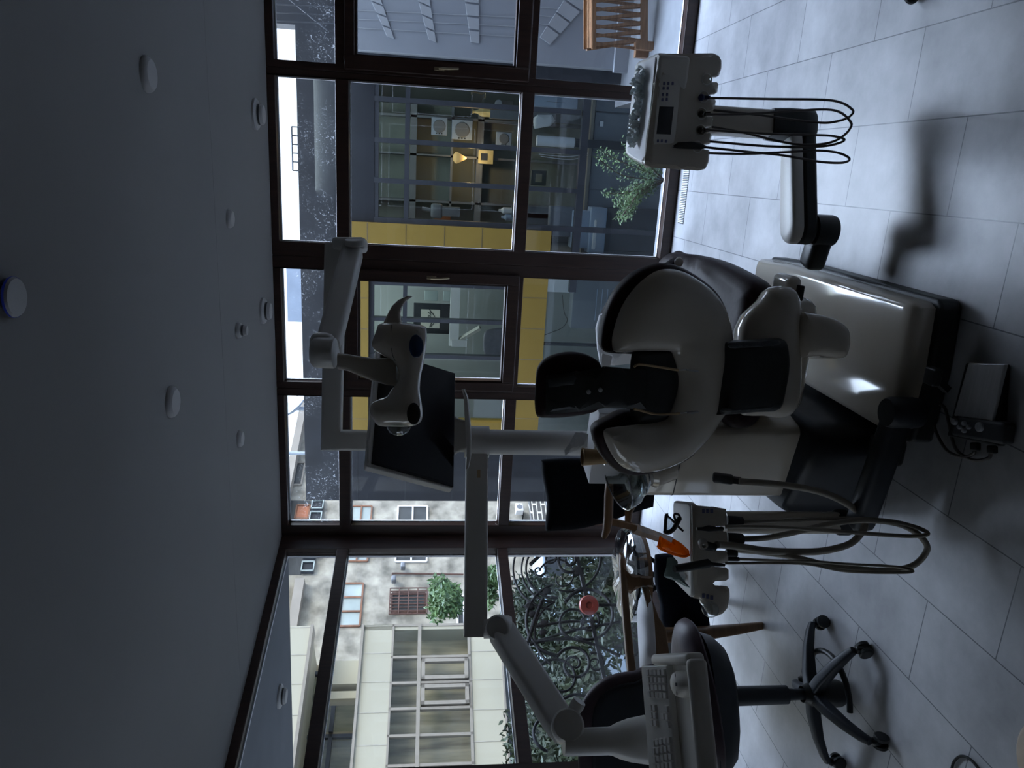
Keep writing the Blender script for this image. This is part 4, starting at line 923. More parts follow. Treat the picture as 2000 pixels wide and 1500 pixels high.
for a in range(2):
    d = V((math.cos(.5 + a * PI / 2), math.sin(.5 + a * PI / 2), 0)) * .15
    lgz = tc_.z - .03
    obj('leg', B().beam(V((tc_.x, tc_.y, lgz)) + d, V((tc_.x, tc_.y, .0)) - d, .025, .02), 'iron', tbn)
    obj('leg', B().beam(V((tc_.x, tc_.y, lgz)) - d, V((tc_.x, tc_.y, .0)) + d, .025, .02), 'iron', tbn)

# ================================================================== things around the column
cbx_c = [P(1187, 945, 2.72), P(1190, 808, 2.58)]
q0 = V((cbx_c[0].x, cbx_c[0].y, 0)); q1 = V((cbx_c[1].x, cbx_c[1].y, 0))
zc0, zc1 = .887, P(1149, 945, 2.72).z
e_ = (q1 - q0).normalized(); n_ = V((-e_.y, e_.x, 0)); n_ = n_ if n_.y > 0 else -n_
bxq = [q0, q1, q1 + n_ * .13, q0 + n_ * .13]
tag(obj('carton', B().slab([p + Z_ * zc0 for p in bxq], (0, 0, zc1 - zc0)), 'carton', loc=(q0 + q1) / 2 + Z_ * zc0, bev=.002), 'white carton box standing on the water unit behind the chair', 'box')
cc = P(1190, 893, 2.62); ct = P(1137, 895, 2.62)
cup = thing('paper_cup', 'brown paper cup beside the white carton', 'cup', cc)
hcp = (ct.z - cc.z)
obj('cup_wall', B().lathe(cc, [(0, .002), (.022, .0), (.031, hcp), (.029, hcp), (.021, .004), (0, .004)]), 'cardboard', cup, sharp=50)
obj('lip', B().lathe(cc + Z_ * hcp, [(.029, -.002), (.0325, -.001), (.0325, .002), (.029, .003)]), 'cardboard', cup, sharp=70)
ti = B(); nn = 14; gv = []
t0_, t1_ = P(1148, 846, 2.68), P(1103, 888, 2.68)
tag(obj('tissue', B().pillow(ap([(1149, 848), (1134, 843), (1124, 844), (1112, 866), (1102, 880), (1104, 890), (1114, 884), (1128, 878), (1147, 874)], 2.655), -MF, .012, .008, .01, .008), 'tissue', loc=P(1148, 862, 2.655), sharp=12), 'crumpled white tissue standing up from the white carton', 'tissue')
bag = thing('paper_bag', 'white paper bag on the far end of the dental chair', 'bag', P(1210, 640, 2.95))
bq = [(1163, 640), (1170, 615), (1190, 580), (1230, 560), (1280, 560), (1280, 705), (1200, 714), (1172, 712), (1166, 680)]
obj('body', B().pillow(ap(bq, 3.3), -MF, .03, .03, .05, .05), 'paper', bag, sharp=20)
gb = ap([(1203, 690), (1232, 688), (1232, 716), (1203, 714)], 3.2)
obj('fold', B().slab(ap([(1176, 690), (1196, 695), (1192, 716), (1174, 714)], 3.2), MF * .004), 'paper', bag)
# loose cable and the rounded beige pouf in the frame corner
tag(obj('power_cable', B().tube(smooth([F(x, y, .006) for x, y in [(1858, 1530), (1860, 1496), (1870, 1480), (1882, 1477), (1895, 1483), (1908, 1497), (1920, 1515)]], 5, False), .0042, 8), 'rubber', loc=F(1880, 1480)), 'black cable curling on the open floor', 'cable')
pc_ = F(2082, 1505, .0)
po_ = thing('floor_cushion', 'round beige vinyl cushion peeking in at the picture corner', 'cushion', pc_)
obj('body', B().lathe(pc_, [(0, .0), (.105, .0), (.118, .012), (.118, .035), (.10, .05), (0, .055)]), 'beige_vinyl', po_, sharp=60)
# ================================================================== courtyard annex opposite the long glazing
OF = 2.4
FY = YA + OF
YB = FY - 1.0
AZ = -1.5
struct('ground', B().bx(-2.9, 9, YA - 2, 30, -1.9, -1.6), 'deck_grey', 'sunken grey courtyard paving between the two glazed fronts', 'paving')
xd = A(1270, 172, .4).x
struct('terrace', B().bx(-2.75, 9, YA + .08, YA + .42, -1.6, -.02).bx(xd, 9, YA + .42, YA + 2.05, -1.6, -.02), 'deck_grey', 'grey terrace ledge outside the glazing under the wooden crate', 'paving')
an = thing('annex_building', 'dark-clad annex with yellow framed window across the courtyard', 'building', (-.6, FY, 0))
fx = lambda x, y: A(x, y, OF).x
fz = lambda x, y: A(x, y, OF).z
XL, XR = fx(800, 978), fx(800, 100)
XF = fx(600, -260)
zr, zf0 = fz(586, 473), fz(731, 300)
yl, yr = fx(850, 866), fx(850, 440)
yil, yir = fx(850, 821), fx(850, 513)
yzt, yzit, yzib, yzb = fz(672, 650), fz(720, 650), fz(1013, 650), fz(1064, 620)
fa = B().bx(XL, XF, FY, FY + .25, yzt, zr).bx(XL, yl, FY, FY + .2, -1.6, yzt).bx(yr, XF, FY, FY + .2, zf0, yzt).bx(XL, XF, FY + .25, FY + 3.4, zr - .1, zr)
fa.bx(fx(556, 46), XF, FY + .02, FY + .3, zr - .02, zr + 2.2)
obj('cladding', fa, 'annex_dark', an, label='dark slate-blue cladding')
sm = B()
for k in range(1, 6):
    x = XL + (yl - XL) * .5; sm.bx(XL, yl, FY - .004, FY, .5 * k - .2, .5 * k - .196)
obj('cladding_seam', sm, 'annex_metal', an)
ye = B().bx(yir, yr, FY - .05, FY + .1, yzb, yzt).bx(yl, yil, FY - .05, FY + .1, yzb, yzt).bx(yil, yir, FY - .05, FY + .1, yzit, yzt).bx(yil, yir, FY - .05, FY + .1, yzb, yzib)
yo = obj('yellow_surround', ye, 'yellow_panel', an, label='mustard yellow panelled surround')
sm = B()
for z in [fz(x, 460) for x in (718, 793, 868, 941, 1010)]: sm.bx(yir, yr, FY - .052, FY - .049, z - .003, z + .003)
for y in (580, 640, 700, 760, 815): sm.bx(fx(700, y) - .003, fx(700, y) + .003, FY - .052, FY - .049, yzit, yzt).bx(fx(1035, y) - .003, fx(1035, y) + .003, FY - .052, FY - .049, yzb, yzib)
obj('panel_joint', sm, 'brass', yo)
def mull(x0, x1, z0, z1, name='mullion'): obj(name, B().bx(x0, x1, FY + (.006 if name == 'transom' else 0), FY + (.08 if name == 'transom' else .09), z0, z1), 'annex_metal', an)
gzb = AZ
zt1 = fz(795, 300)
xg = [fx(850, 186), fx(850, 198), fx(850, 279), fx(850, 357), fx(850, 436)]
for y in (200, 280, 358):
    x = fx(850, y); mull(x - .022, x + .022, fz(1136, y), zf0)
mull(yr - .0, yr + .05, gzb, zf0)
mull(yr, XR, zt1 - .022, zt1 + .022, 'transom')
mull(yr, XR, zf0 - .04, zf0, 'transom')
zs = fz(1140, 300)
mull(yr - .6, XR, zs - .035, zs + .035, 'transom')
for y in (557, 627, 697): 
    x = fx(850, y); mull(x - .018, x + .018, yzib, yzit)
mull(yil, yir, fz(790, 650) - .02, fz(790, 650) + .02, 'transom')
mull(yil, yir, yzit - .05, yzit, 'transom')
mull(yl, XR, -1.6, AZ + .05, 'sill')
gg = lambda x0, x1, z0, z1: obj('pane', B().bx(x0, x1, FY + .03, FY + .036, z0, z1), 'annex_glass', an)
gg(yr, XR, zs, zf0); gg(yil, yir, yzib, yzit); gg(yl, yr, AZ + .05, yzb)
gg(yr, XR, AZ + .05, zs)
IB = OF + 2.3                                     # back of the annex room
rm_ = B().bx(XL, XR, YA + IB, YA + IB + .1, -1.6, zr)
obj('back_wall', rm_, 'room_grey', an)
obj('side_wall', B().bx(XL, XL + .1, FY + .2, YA + IB, -1.6, zr), 'room_grey', an)
obj('side_wall', B().bx(XR - .02, XR + .05, FY + .1, YA + IB, -1.6, zr), 'room_grey', an)
obj('room_floor', B().bx(XL, XR, FY, YA + IB, -1.6, AZ), 'deck_grey', an)
pw_x = fx(850, 512)
obj('partition', B().bx(yir - .01, yir + .05, FY + .12, YA + IB, AZ, zr - .1), 'room_grey', an)
zz = lambda x, y, o: A(x, y, o + OF - 1)
# shelving behind the grid window
shf = thing('shelving_unit', 'green-grey shelf wall behind the gridded annex window', 'shelving', (zz(850, 330, 2.6).x, YB + 2.6, 0))
x0, x1 = zz(850, 440, 2.6).x, zz(850, 205, 2.6).x
obj('back_panel', B().bx(x0, x1, YB + 2.72, YB + 2.75, AZ, zr - .15), 'room_green', shf)
for px in (807, 881, 935):
    z = zz(px, 330, 2.6).z; h = .035 if px in (807, 935) else .012
    obj('shelf', B().bx(x0, x1, YB + 2.5, YB + 2.72, z - h, z + h), 'cabinet_grey', shf)
for y in (304, 393, 230):
    x = zz(850, y, 2.6).x; obj('upright', B().bx(x - .012, x + .012, YB + 2.5, YB + 2.72, AZ, zr - .15), 'cabinet_grey', shf)
def wallpiece(name, lab, cat, px, m, o, th=.06, extra=None, group=None):
    (xa, ya), (xb, yb) = px
    p, q = zz(xa, ya, o), zz(xb, yb, o)
    t = thing(name, lab, cat, ((p.x + q.x) / 2, YB + o, min(p.z, q.z)), group)
    b = B().bx(min(p.x, q.x), max(p.x, q.x), YB + o, YB + o + th, min(p.z, q.z), max(p.z, q.z), r=.006)
    obj('body', b, m, t)
    return t, V(((p.x + q.x) / 2, YB + o, (p.z + q.z) / 2)), min(abs(p.x - q.x), abs(p.z - q.z))
for lab, px in (('square pale box with round grille, upper of the pair on the grid window shelves', ((843, 228), (873, 265))), ('square pale box with round grille, lower of the pair on the grid window shelves', ((883, 233), (922, 274))), ('small square pale box low in the grid window', ((970, 257), (999, 285)))):  # square boxes with a round disc and small dark ports
    t, c, s = wallpiece('square_grille_box', lab, 'speaker', px, 'neighbour_blue', 2.42, .07, group='square boxes behind the grid window')
    obj('grille', B().lathe(c - Y_ * .001, [(0, .006), (s * .36, .006), (s * .40, 0)], -Y_, 28), 'cabinet_grey', t)
    for k in (-1, 0, 1): obj('port', B().box(c + V((-s * .43, -.001, s * .16 * k)), (s * .08, .004, s * .08)), 'window_dark', t)
lc = zz(893, 308, 2.2)
lmp = thing('pendant_lamp', 'warm glowing drop-shaped pendant lamp in the grid window', 'lamp', lc)
obj('lamp_shade', B().lathe(lc, [(0, .05), (.03, .045), (.06, .02), (.062, 0), (.03, -.06), (.008, -.1), (0, -.102)]), 'lamp_shade', lmp, sharp=60)
obj('cord', B().tube([lc + Z_ * .045, V((lc.x, lc.y, zr - .1))], .004, 6), 'black_plastic', lmp)
t, c, s = wallpiece('framed_print', 'small gilt-framed print lit by the pendant lamp and an added glow', 'picture', ((935, 292), (963, 321)), 'warm_glow', 2.44, .03)
obj('mount', B().box(c + V((0, -.003, .02)), (s * .5, .004, s * .5)), 'window_dark', t)
vb = zz(957, 220, 2.2)
vs = thing('vase', 'pale narrow-necked vase in the grid window', 'vase', vb)
obj('body', B().lathe(vb, [(0, 0), (.045, 0), (.047, .06), (.045, .09), (.018, .14), (.014, .17), (.026, .19), (.024, .19), (.012, .17)], n=4), 'warm_glow', vs)
obj('stand', B().bx(vb.x - .06, vb.x + .06, vb.y - .06, vb.y + .06, AZ, vb.z), 'cabinet_grey', vs)
hb_ = zz(935, 186, 2.2)
tag(obj('metal_hook', B().tube(smooth([hb_ + V((.0, 0, .07)), hb_ + V((.02, 0, .08)), hb_ + V((.03, 0, .06)), hb_ + V((.015, 0, -.03)), hb_ + V((.03, 0, -.07)), hb_ + V((-.03, 0, -.07))], 4, False), .007, 8).tube([hb_ + V((.0, 0, -.07)), hb_ + V((0, .5, -.07))], .005, 8), 'brass', loc=hb_), 'gilt hook-shaped bracket above the pale vase', 'hook')
t, c, s = wallpiece('camera_box', 'pale instrument box beside the gilt bracket', 'instrument', ((975, 195), (1003, 212)), 'cabinet_grey', 2.4, .1)
obj('lens', B().lathe(c + V((0, -.0, .09)), [(.04, 0), (.04, .03), (.02, .035), (0, .03)], -Y_, 20), 'neighbour_blue', t)
for i, (px, py, m_) in enumerate(((990, 425, 'neighbour_blue'), (985, 412, 'carton'))):
    b0 = zz(px + 14, py, 1.9)
    bt_ = thing('bottle', ('bluish bottle', 'pale bottle')[i] + ' at the yellow edge of the grid window', 'bottle', b0)
    obj('body', B().lathe(b0, [(0, 0), (.035, 0), (.035, .09), (.015, .115), (.014, .14), (0, .142)], n=20), m_, bt_)
    obj('shelf_block', B().bx(b0.x - .06, b0.x + .06, b0.y - .05, b0.y + .05, AZ, b0.z), 'cabinet_grey', bt_)
rb0 = zz(853, 412, 2.0)
rb = thing('table_fan', 'grey table fan silhouette by the painted orange glow', 'fan', rb0)
obj('body', B().box(rb0 + Z_ * .0, (.16, .08, .13), r=.03).tube([rb0 + V((.0, 0, .05)), rb0 + V((0.02, 0, .16))], .02, 10).bx(rb0.x - .05, rb0.x + .05, rb0.y - .05, rb0.y + .05, rb0.z - .25, rb0.z - .06), 'cabinet_grey', rb, sharp=50)
t, c, s = wallpiece('orange_glow_panel', 'orange coloured panel standing in for an orange glow behind the grid window', 'tray', ((848, 412), (880, 436)), 'orange_glow_paint', 2.3, .02)  # flat orange colour standing in for an orange glow
# cabinets low down
cab = thing('base_cabinet', 'grey base cabinets under the gridded annex window', 'cabinet', (zz(1200, 330, 1.5).x, YB + 1.5, 0))
cx0, cx1 = zz(1200, 515, 1.5).x, zz(1200, 170, 1.5).x
ct_ = zz(1152, 330, 1.5).z
obj('body', B().bx(cx0, cx1, YB + 1.52, YB + 2.0, AZ, ct_), 'cabinet_grey', cab)
for ya, yb in ((172, 219), (222, 295), (298, 371), (374, 447), (450, 513)):
    xa, xb = zz(1200, yb, 1.5).x, zz(1200, ya, 1.5).x
    obj('door', B().bx(xa, xb, YB + 1.5, YB + 1.52, AZ + .08, ct_ - .01), 'cabinet_grey', cab, bev=.003)
for (px, py) in ((1175, 242), (1210, 452)):
    c = zz(px, py, 1.49); pl_ = obj('socket_plate', B().box(c, (.07 if py > 300 else .05, .008, .035)), 'carton', cab)
    if py > 300:
        for k in (-1, 0, 1): obj('socket', B().box(c + V((.02 * k, -.005, 0)), (.012, .004, .018)), 'window_dark', pl_)
c = zz(1238, 446, 1.48); obj('handle', B().box(c, (.07, .012, .012)).box(c + V((.035, 0, .012)), (.012, .012, .035)), 'steel', cab)
obj('worktop', B().bx(cx0, cx1, YB + 1.48, YB + 2.02, ct_, ct_ + .03), 'alu', cab)
# on the worktop: printer, paper roll, framed card, stack of binders
pr0 = zz(1178, 450, 1.36)
pr = thing('printer', 'bulky pale multifunction printer low behind the annex glass', 'printer', (pr0.x, pr0.y, pr0.z))
def pbx(y0, y1, xa, xb, o0, o1, m_, nm): 
    p, q = zz(xa, y0, 1.36), zz(xb, y1, 1.36); obj(nm, B().bx(min(p.x, q.x), max(p.x, q.x), YB + o0, YB + o1, min(p.z, q.z), max(p.z, q.z), r=.012), m_, pr)
pbx(404, 494, 1152, 1176, 1.28, 1.47, 'neighbour_blue', 'body')
pbx(410, 485, 1118, 1152, 1.32, 1.47, 'neighbour_blue', 'scanner')
pbx(402, 463, 1075, 1118, 1.36, 1.47, 'cabinet_grey', 'lid')
pbx(428, 442, 1158, 1162, 1.268, 1.30, 'carton', 'paper_slot')
pbx(448, 486, 1155, 1159, 1.268, 1.30, 'carton', 'panel')
pbx(404, 494, 1178, 1290, 1.30, 1.47, 'annex_dark', 'stand')
rr0 = zz(1121, 279, 1.45)
rr_ = thing('paper_roll', 'upright white paper towel roll on a dark holder', 'paper roll', rr0)
rz1 = zz(1048, 278, 1.45).z
obj('roll', B().lathe(rr0, [(0, 0), (.05, 0), (.05, rz1 - rr0.z), (.015, rz1 - rr0.z), (.015, rz1 - rr0.z - .01)], n=28), 'carton', rr_, sharp=40)
obj('holder', B().lathe(rr0, [(.0, -.01), (.055, -.01), (.045, -.0), (0, 0)], n=28).bx(rr0.x - .04, rr0.x + .04, rr0.y - .03, rr0.y + .03, AZ, rr0.z - .005), 'annex_dark', rr_, sharp=40)
for i, (ya, yb) in enumerate(((190, 203), (203, 215))):
    pass
t, c, s = wallpiece('binder_stack', 'stack of white boxes at the edge of the grid window', 'box', ((1043, 186), (1128, 213)), 'neighbour_blue', 1.7, .15)
obj('divider', B().box(c - Y_ * .001, (.004, .004, .2)), 'cabinet_grey', t)
t, c, s = wallpiece('framed_card', 'small dark framed card low behind the annex glass', 'picture', ((1038, 332), (1066, 363)), 'window_dark', 1.9, .02)
obj('card', B().box(c - Y_ * .002, (s * .55, .004, s * .45)), 'brass', t)
for i in range(3):
    cbx2 = [zz(1050 + 3 * i, 297 + 4 * i, 1.44), zz(1090, 300 + 5 * i, 1.42), zz(1120, 299 + 6 * i, 1.42), zz(1148, 297 + 3 * i, 1.44)]
    tag(obj('white_cable', B().tube(smooth(cbx2, 4, False), .003, 6), 'carton', loc=cbx2[0]), 'thin white cable hanging beside the paper towel roll', 'cable', 'white cables by the paper roll')
tag(obj('paper_bag', B().pillow([zz(x, y, 1.75) for x, y in [(1040, 232), (1050, 224), (1078, 224), (1085, 236), (1075, 246), (1044, 252)]], -Y_, .02, .02, .04, .02), 'carton', loc=zz(1060, 250, 1.75)), 'crumpled pale bag beside the white box stack', 'bag')
# room seen through the yellow surround
t, c, s = wallpiece('framed_drawing', 'dark framed drawing of a motorcycle-like machine inside the yellow surround', 'picture', ((808, 592), (882, 653)), 'annex_dark', 2.6, .04)
obj('mat_board', B().box(c + V((.0, -.002, .03)), (s * .62, .004, s * .62)), 'picture_paper', t)
dr = B()
for k in range(14):
    a = c + V((s * .2 * math.sin(k * 2.3), -.006, .03 + s * .07 * math.cos(k * 1.7))); dr.tube([a, a + V((.05 * math.cos(k), 0, .035 * math.sin(k * 1.3)))], .005, 5)
obj('sketch', dr, 'window_dark', t)
for lab, px in (('pale wall sheet above the framed drawing, nearer its upper edge', ((829, 567), (855, 588))), ('pale wall sheet above the framed drawing, nearer its lower edge', ((866, 568), (898, 589)))):
    wallpiece('pinned_sheet', lab, 'sheet', px, 'window_pale', 2.62, .01, group='pale sheets above the drawing')
wb = thing('angled_bracket', 'white angular wall bracket arm inside the yellow surround', 'bracket', zz(890, 610, 2.3))
p, q = zz(881, 548, 2.3), zz(895, 675, 2.3)
obj('rail', B().bx(q.x, p.x, YB + 2.27, YB + 2.34, q.z, p.z), 'carton', wb)
p, q = zz(882, 662, 2.3), zz(911, 676, 2.3)
obj('foot', B().bx(q.x, p.x, YB + 2.25, YB + 2.34, q.z, p.z), 'carton', wb)
obj('arm', B().beam(zz(897, 664, 2.3), zz(938, 640, 2.2), .05, .04), 'picture_paper', wb)
obj('wall_mount', B().beam(zz(888, 550, 2.3), zz(888, 550, 2.3) + Y_ * 1.0, .03, .03), 'carton', wb)
# stool added in the annex in place of a reflection
ac = zz(1150, 682, 1.9)
s3c = V((ac.x, YB + 1.75, AZ))
s3 = thing('reflection_stool', 'grey padded stool standing in for a reflection below the yellow surround', 'stool', s3c)
bz = zz(965, 668, 1.75)
obj('backrest', B().pillow(smooth([zz(x, y, 1.75) for x, y in [(944, 660), (948, 647), (962, 642), (986, 645), (986, 697), (962, 700), (948, 693), (944, 680)]], 3), -Y_, .03, .02, .03, .03), 'stool_grey', s3)
obj('seat', B().lathe(V((bz.x, bz.y, bz.z - .5)), [(0, 0), (.16, 0), (.18, .03), (.16, .06), (0, .065)]), 'stool_grey', s3, sharp=60)
obj('column', B().lathe(V((bz.x, bz.y, AZ + .06)), [(.03, 0), (.03, .4), (.02, .4), (.02, bz.z - .5 - AZ - .06)]), 'annex_dark', s3)
obj('back_post', B().beam(V((bz.x, bz.y + .02, bz.z - .45)), V((bz.x, bz.y + .02, bz.z)), .04, .02), 'annex_dark', s3)
for k in range(5):
    a = k * 2 * PI / 5; d = V((math.cos(a), math.sin(a), 0)); obj('base_leg', B().beam(V((bz.x, bz.y, AZ + .09)), V((bz.x, bz.y, AZ + .03)) + d * .24, .035, .03, w2=.022, h2=.02), 'annex_dark', s3)
cb3 = [zz(x, y, 1.6) for x, y in [(1098, 575), (1102, 610), (1108, 625), (1098, 640), (1075, 650), (1062, 655)]]
tag(obj('black_cable', B().tube(smooth(cb3, 4, False), .004, 6), 'rubber', loc=cb3[0]), 'thin black cable dangling inside the annex by the grey stool', 'cable')
t, c, s = wallpiece('white_cabinet', 'white hanging cabinet low inside the annex beside the black cable', 'cabinet', ((1064, 543), (1122, 572)), 'carton', 1.75, .25)
obj('door', B().box(c - Y_ * .004, (s * .9, .008, s * .9)), 'carton', t)
t, c, s = wallpiece('louvre_cabinet', 'pale ribbed cabinet behind the patient chair inside the annex', 'cabinet', ((1122, 545), (1245, 645)), 'cabinet_grey', 1.8, .2)
for k in range(5): obj('rib', B().box(c + V((0, -.003, -.12 + .06 * k)), (.36, .006, .008)), 'neighbour_blue', t)
# white block wall and crate at the right hand part of the courtyard
wx = A(900, 112, 1.75).x
wtop = A(672, 50, 1.75).z
ww = thing('garden_wall', 'white rendered courtyard wall behind the wooden crate', 'wall', (wx + 1, YA + 1.75, 0), kind='structure')
obj('wall_body', B().bx(wx, 9, YA + 1.75, YA + 2.05, -.02, wtop), 'white_render', ww)
wzb = A(1206, 60, 1.70).z
obj('plinth', B().bx(wx - .03, 9, YA + 1.70, YA + 1.75, -.02, A(1206, 60, 1.7).z), 'white_render', ww)
obj('shaded_return', B().bx(wx - .10, wx, YA + 1.9, YA + 2.05, -.02, wtop), 'annex_metal', ww)  # side face of the white wall, its shade painted as dark colour
gl_ = B()
for y0, y1 in ((20, 34), (37, 52), (54, 72)): gl_.beam(A(690, y0, 1.745), A(1016, y1, 1.745), .006, .006)
for y0, y1 in ((14, 18), (30, 36), (46, 54)): gl_.beam(A(1050, y0, 1.745), A(1110, y1, 1.745), .006, .006)
obj('light_line', gl_, 'pale_light_patch', ww)  # thin pale strips standing in for bright reflected lines
def chain(lab, q0, q1, w0, w1, n_):  # row of paler slabs standing in for light falling on the wall
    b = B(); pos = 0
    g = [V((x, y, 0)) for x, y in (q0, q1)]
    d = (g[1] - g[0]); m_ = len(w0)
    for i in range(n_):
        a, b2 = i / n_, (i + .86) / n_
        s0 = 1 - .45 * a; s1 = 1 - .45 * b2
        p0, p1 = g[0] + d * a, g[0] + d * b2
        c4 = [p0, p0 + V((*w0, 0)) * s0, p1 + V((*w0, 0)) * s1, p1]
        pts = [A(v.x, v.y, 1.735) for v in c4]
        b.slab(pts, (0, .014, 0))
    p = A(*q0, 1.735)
    tag(obj('light_patch', b, 'pale_light_patch', loc=p, bev=.003), lab, 'wall panel', 'painted light patches on the courtyard wall')
chain('slanted row of painted light patches on the white courtyard wall, nearest the window head', (715, -20), (757, 74), (26, 10), 0, 4)
chain('second slanted row of painted light patches on the white courtyard wall', (811, -20), (838, 80), (27, 12), 0, 4)
chain('third slanted row of painted light patches on the white courtyard wall', (905, -20), (920, 86), (30, 4), 0, 4)
chain('diagonal row of painted light patches on the white wall beside the wooden crate', (1118, -25), (1052, 76), (36, 26), 0, 4)
cx = A(1265, 50, 1.0)
cr_ = thing('wooden_crate', 'slatted wooden planter crate standing against the white courtyard wall', 'crate', (cx.x, YA + 1.1, 0))
def cpx(x, y, o): return A(x, y, o)
fl_ = B(); 
top_y = (95, -95); bot_y = (92, -75)
for k in range(10):
    ya = 88 - 17 * k; 
    fl_ = B().beam(cpx(1160, ya, .95), cpx(1252, ya - 10, 1.0), .02, .012, up=Y_)
    obj('slat', fl_, 'teak', cr_)
    obj('slat', B().beam(cpx(1160, ya - 4, .97), cpx(1252, ya + 8, 1.02), .02, .012, up=Y_), 'teak', cr_)
    if k < 9: obj('slat', B().beam(cpx(1144, ya, 1.12), cpx(1250, ya - 6, 1.3), .02, .012, up=Y_), 'teak', cr_)
obj('rail', B().beam(cpx(1160, 96, .95), cpx(1160, -100, .95), .03, .02, up=Y_), 'teak', cr_)
obj('rail', B().beam(cpx(1144, 96, 1.12), cpx(1144, -100, 1.12), .03, .02, up=Y_), 'teak', cr_)
obj('rail', B().beam(cpx(1258, 92, 1.0), cpx(1258, -100, 1.0), .05, .03, up=Y_), 'teak', cr_)
tl = B()
for k in range(5): tl.beam(cpx(1146 + 3 * k, 94, 1.1 - .035 * k), cpx(1146 + 3 * k, -100, 1.1 - .035 * k), .03, .01, up=Z_)
obj('top_slats', tl, 'teak', cr_)
for y, o in ((104, 1.12), (88, 1.0)): 
    p = cpx(1240, y, o); obj('foot', B().bx(p.x - .03, p.x + .03, YA + o - .03, YA + o + .03, -.02, p.z), 'teak', cr_)
obj('side_rail', B().beam(cpx(1145, 95, 1.12), cpx(1232, 82, 1.3), .03, .02, up=Y_), 'teak', cr_)
# annex bits at that end
t, c, s = wallpiece('chair_back', 'dark burgundy chair back at the annex end by the white wall', 'chair', ((1053, 126), (1080, 154)), 'purple_fabric', 1.3, .06)
for lab, px in (('white sign plate at the annex end, upper one', ((1097, 130), (1134, 140))), ('white sign plate at the annex end, lower one', ((1096, 156), (1133, 161))), ('small white plate at the annex end', ((1079, 128), (1088, 135)))):
    wallpiece('sign_plate', lab, 'plate', px, 'carton', 1.28, .01, group='white plates at the annex end')
# shrub and drain grate outside the glazing
def leafy(b, c, r, n_, s, flat=1):
    for _ in range(n_):
        d = V((random.gauss(0, 1), random.gauss(0, 1), random.gauss(0, 1))).normalized() * r * random.random() ** .4
        p = c + V((d.x, d.y, d.z * flat)); a = V((random.gauss(0, 1), random.gauss(0, 1), random.gauss(0, 1))).normalized(); w = a.orthogonal().normalized()
        k = s * random.uniform(.6, 1.3)
        b.poly([p - a * k, p + w * k * .34, p + a * k, p - w * k * .34])
sc0 = A(1292, 352, .28)
sh_ = thing('spiky_shrub', 'fine-leaved green shrub growing outside the window by the drain grate', 'shrub', (sc0.x, sc0.y, -.02))
tw, lf_ = B(), B()
for k in range(18):
    a = random.uniform(-1, 1); e = V((sc0.x + .30 * a, sc0.y + random.uniform(-.15, .15), random.uniform(.15, .58 if abs(a) < .6 else .3)))
    s0 = V((sc0.x, sc0.y, 0)); mid = (s0 + e) / 2 + V((random.uniform(-.05, .05), 0, .06))
    pts = smooth([s0, mid, e], 4, False); tw.tube(pts, .004, 5)
    for p in pts[2:]: leafy(lf_, p, .05, 22, .012)
obj('twigs', tw, 'bark', sh_)
obj('foliage', lf_, 'leaf', sh_, sharp=180)
dg = thing('drain_grate', 'toothed drain grate along the outside of the glazing', 'grate', (A(1290, 380, .2).x, YA + .2, -.02))
xa, xb = A(1290, 425, .2).x, A(1290, 330, .2).x
obj('frame', B().bx(xa, xb, YA + .15, YA + .27, -.02, -.012), 'black_plastic', dg)
sb = B()
for i in range(26): x = xa + (xb - xa) * i / 25; sb.bx(x - .006, x + .006, YA + .15, YA + .27, -.014, -.004)
obj('bars', sb, 'annex_metal', dg)
# rooftop things above the annex
dp = P(577, 800, 11)
ds = thing('satellite_dish', 'satellite dish on a mast above the annex roof', 'dish', dp)
obj('dish', B().lathe(dp, [(0, .0), (.12, .015), (.2, .05), (.235, .085), (.2, .06), (.12, .03), (0, .012)], (MD * -.5 - MF * .4 + MR * .7), 28), 'sky_metal', ds, sharp=60)
obj('mast', B().tube([dp + V((0, .05, 0)), V((dp.x, dp.y + .05, 0))], .03, 8), 'sky_metal', ds)
for i, yy in enumerate((885, 775)):
    b0 = P(600, yy, 13); tag(obj('antenna_pole', B().tube([V((b0.x, b0.y, 0)), P(560 + 20 * i, yy, 13)], .035, 8).tube([P(562 + 20 * i, yy - 3, 13), P(562 + 20 * i, yy + 5, 13)], .02, 6), 'sky_metal', loc=b0), ('slim antenna pole left of the satellite dish', 'short antenna pole right of the satellite dish')[i], 'antenna')
wr_ = B()
for y in (10, 26, 42): wr_.tube([A(528, y - 2, 2.0), A(655, y + 4, 2.0)], .006, 6)
wr_.tube([A(530, -30, 2.0), A(640, 60, 2.0)], .006, 6)
tag(obj('overhead_wire', wr_, 'annex_metal', loc=A(590, 25, 2.)), 'thin dark wires strung above the white courtyard wall', 'wire')
rl_ = thing('roof_railing', 'slim metal railing on the annex roof edge', 'railing', (fx(585, 290), FY + .4, zr))
ra, rb2 = fx(585, 335), fx(585, 245)
for z in (.0, .06, .12): obj('rail', B().tube([V((ra, FY + .4, zr + z)), V((rb2, FY + .4, zr + z))], .008, 6), 'annex_metal', rl_)
for k in range(6): x = ra + (rb2 - ra) * k / 5; obj('baluster', B().tube([V((x, FY + .4, zr)), V((x, FY + .4, zr + .12))], .006, 6), 'annex_metal', rl_)
nb0, nb1 = P(562, 628, 24), P(587, 515, 24)
nb = thing('distant_block', 'blue-grey apartment block far behind the annex roof', 'building', ((nb0.x + nb1.x) / 2, nb0.y, -2))
obj('walls', B().bx(nb0.x, nb1.x, nb0.y, nb0.y + 6, -2, nb0.z), 'neighbour_blue', nb)
wn = B()
for k in range(3): wn.bx(nb0.x + .3 + k * .6, nb0.x + .6 + k * .6, nb0.y - .03, nb0.y, nb0.z - .9, nb0.z - .5)
obj('windows', wn, 'window_dark', nb)

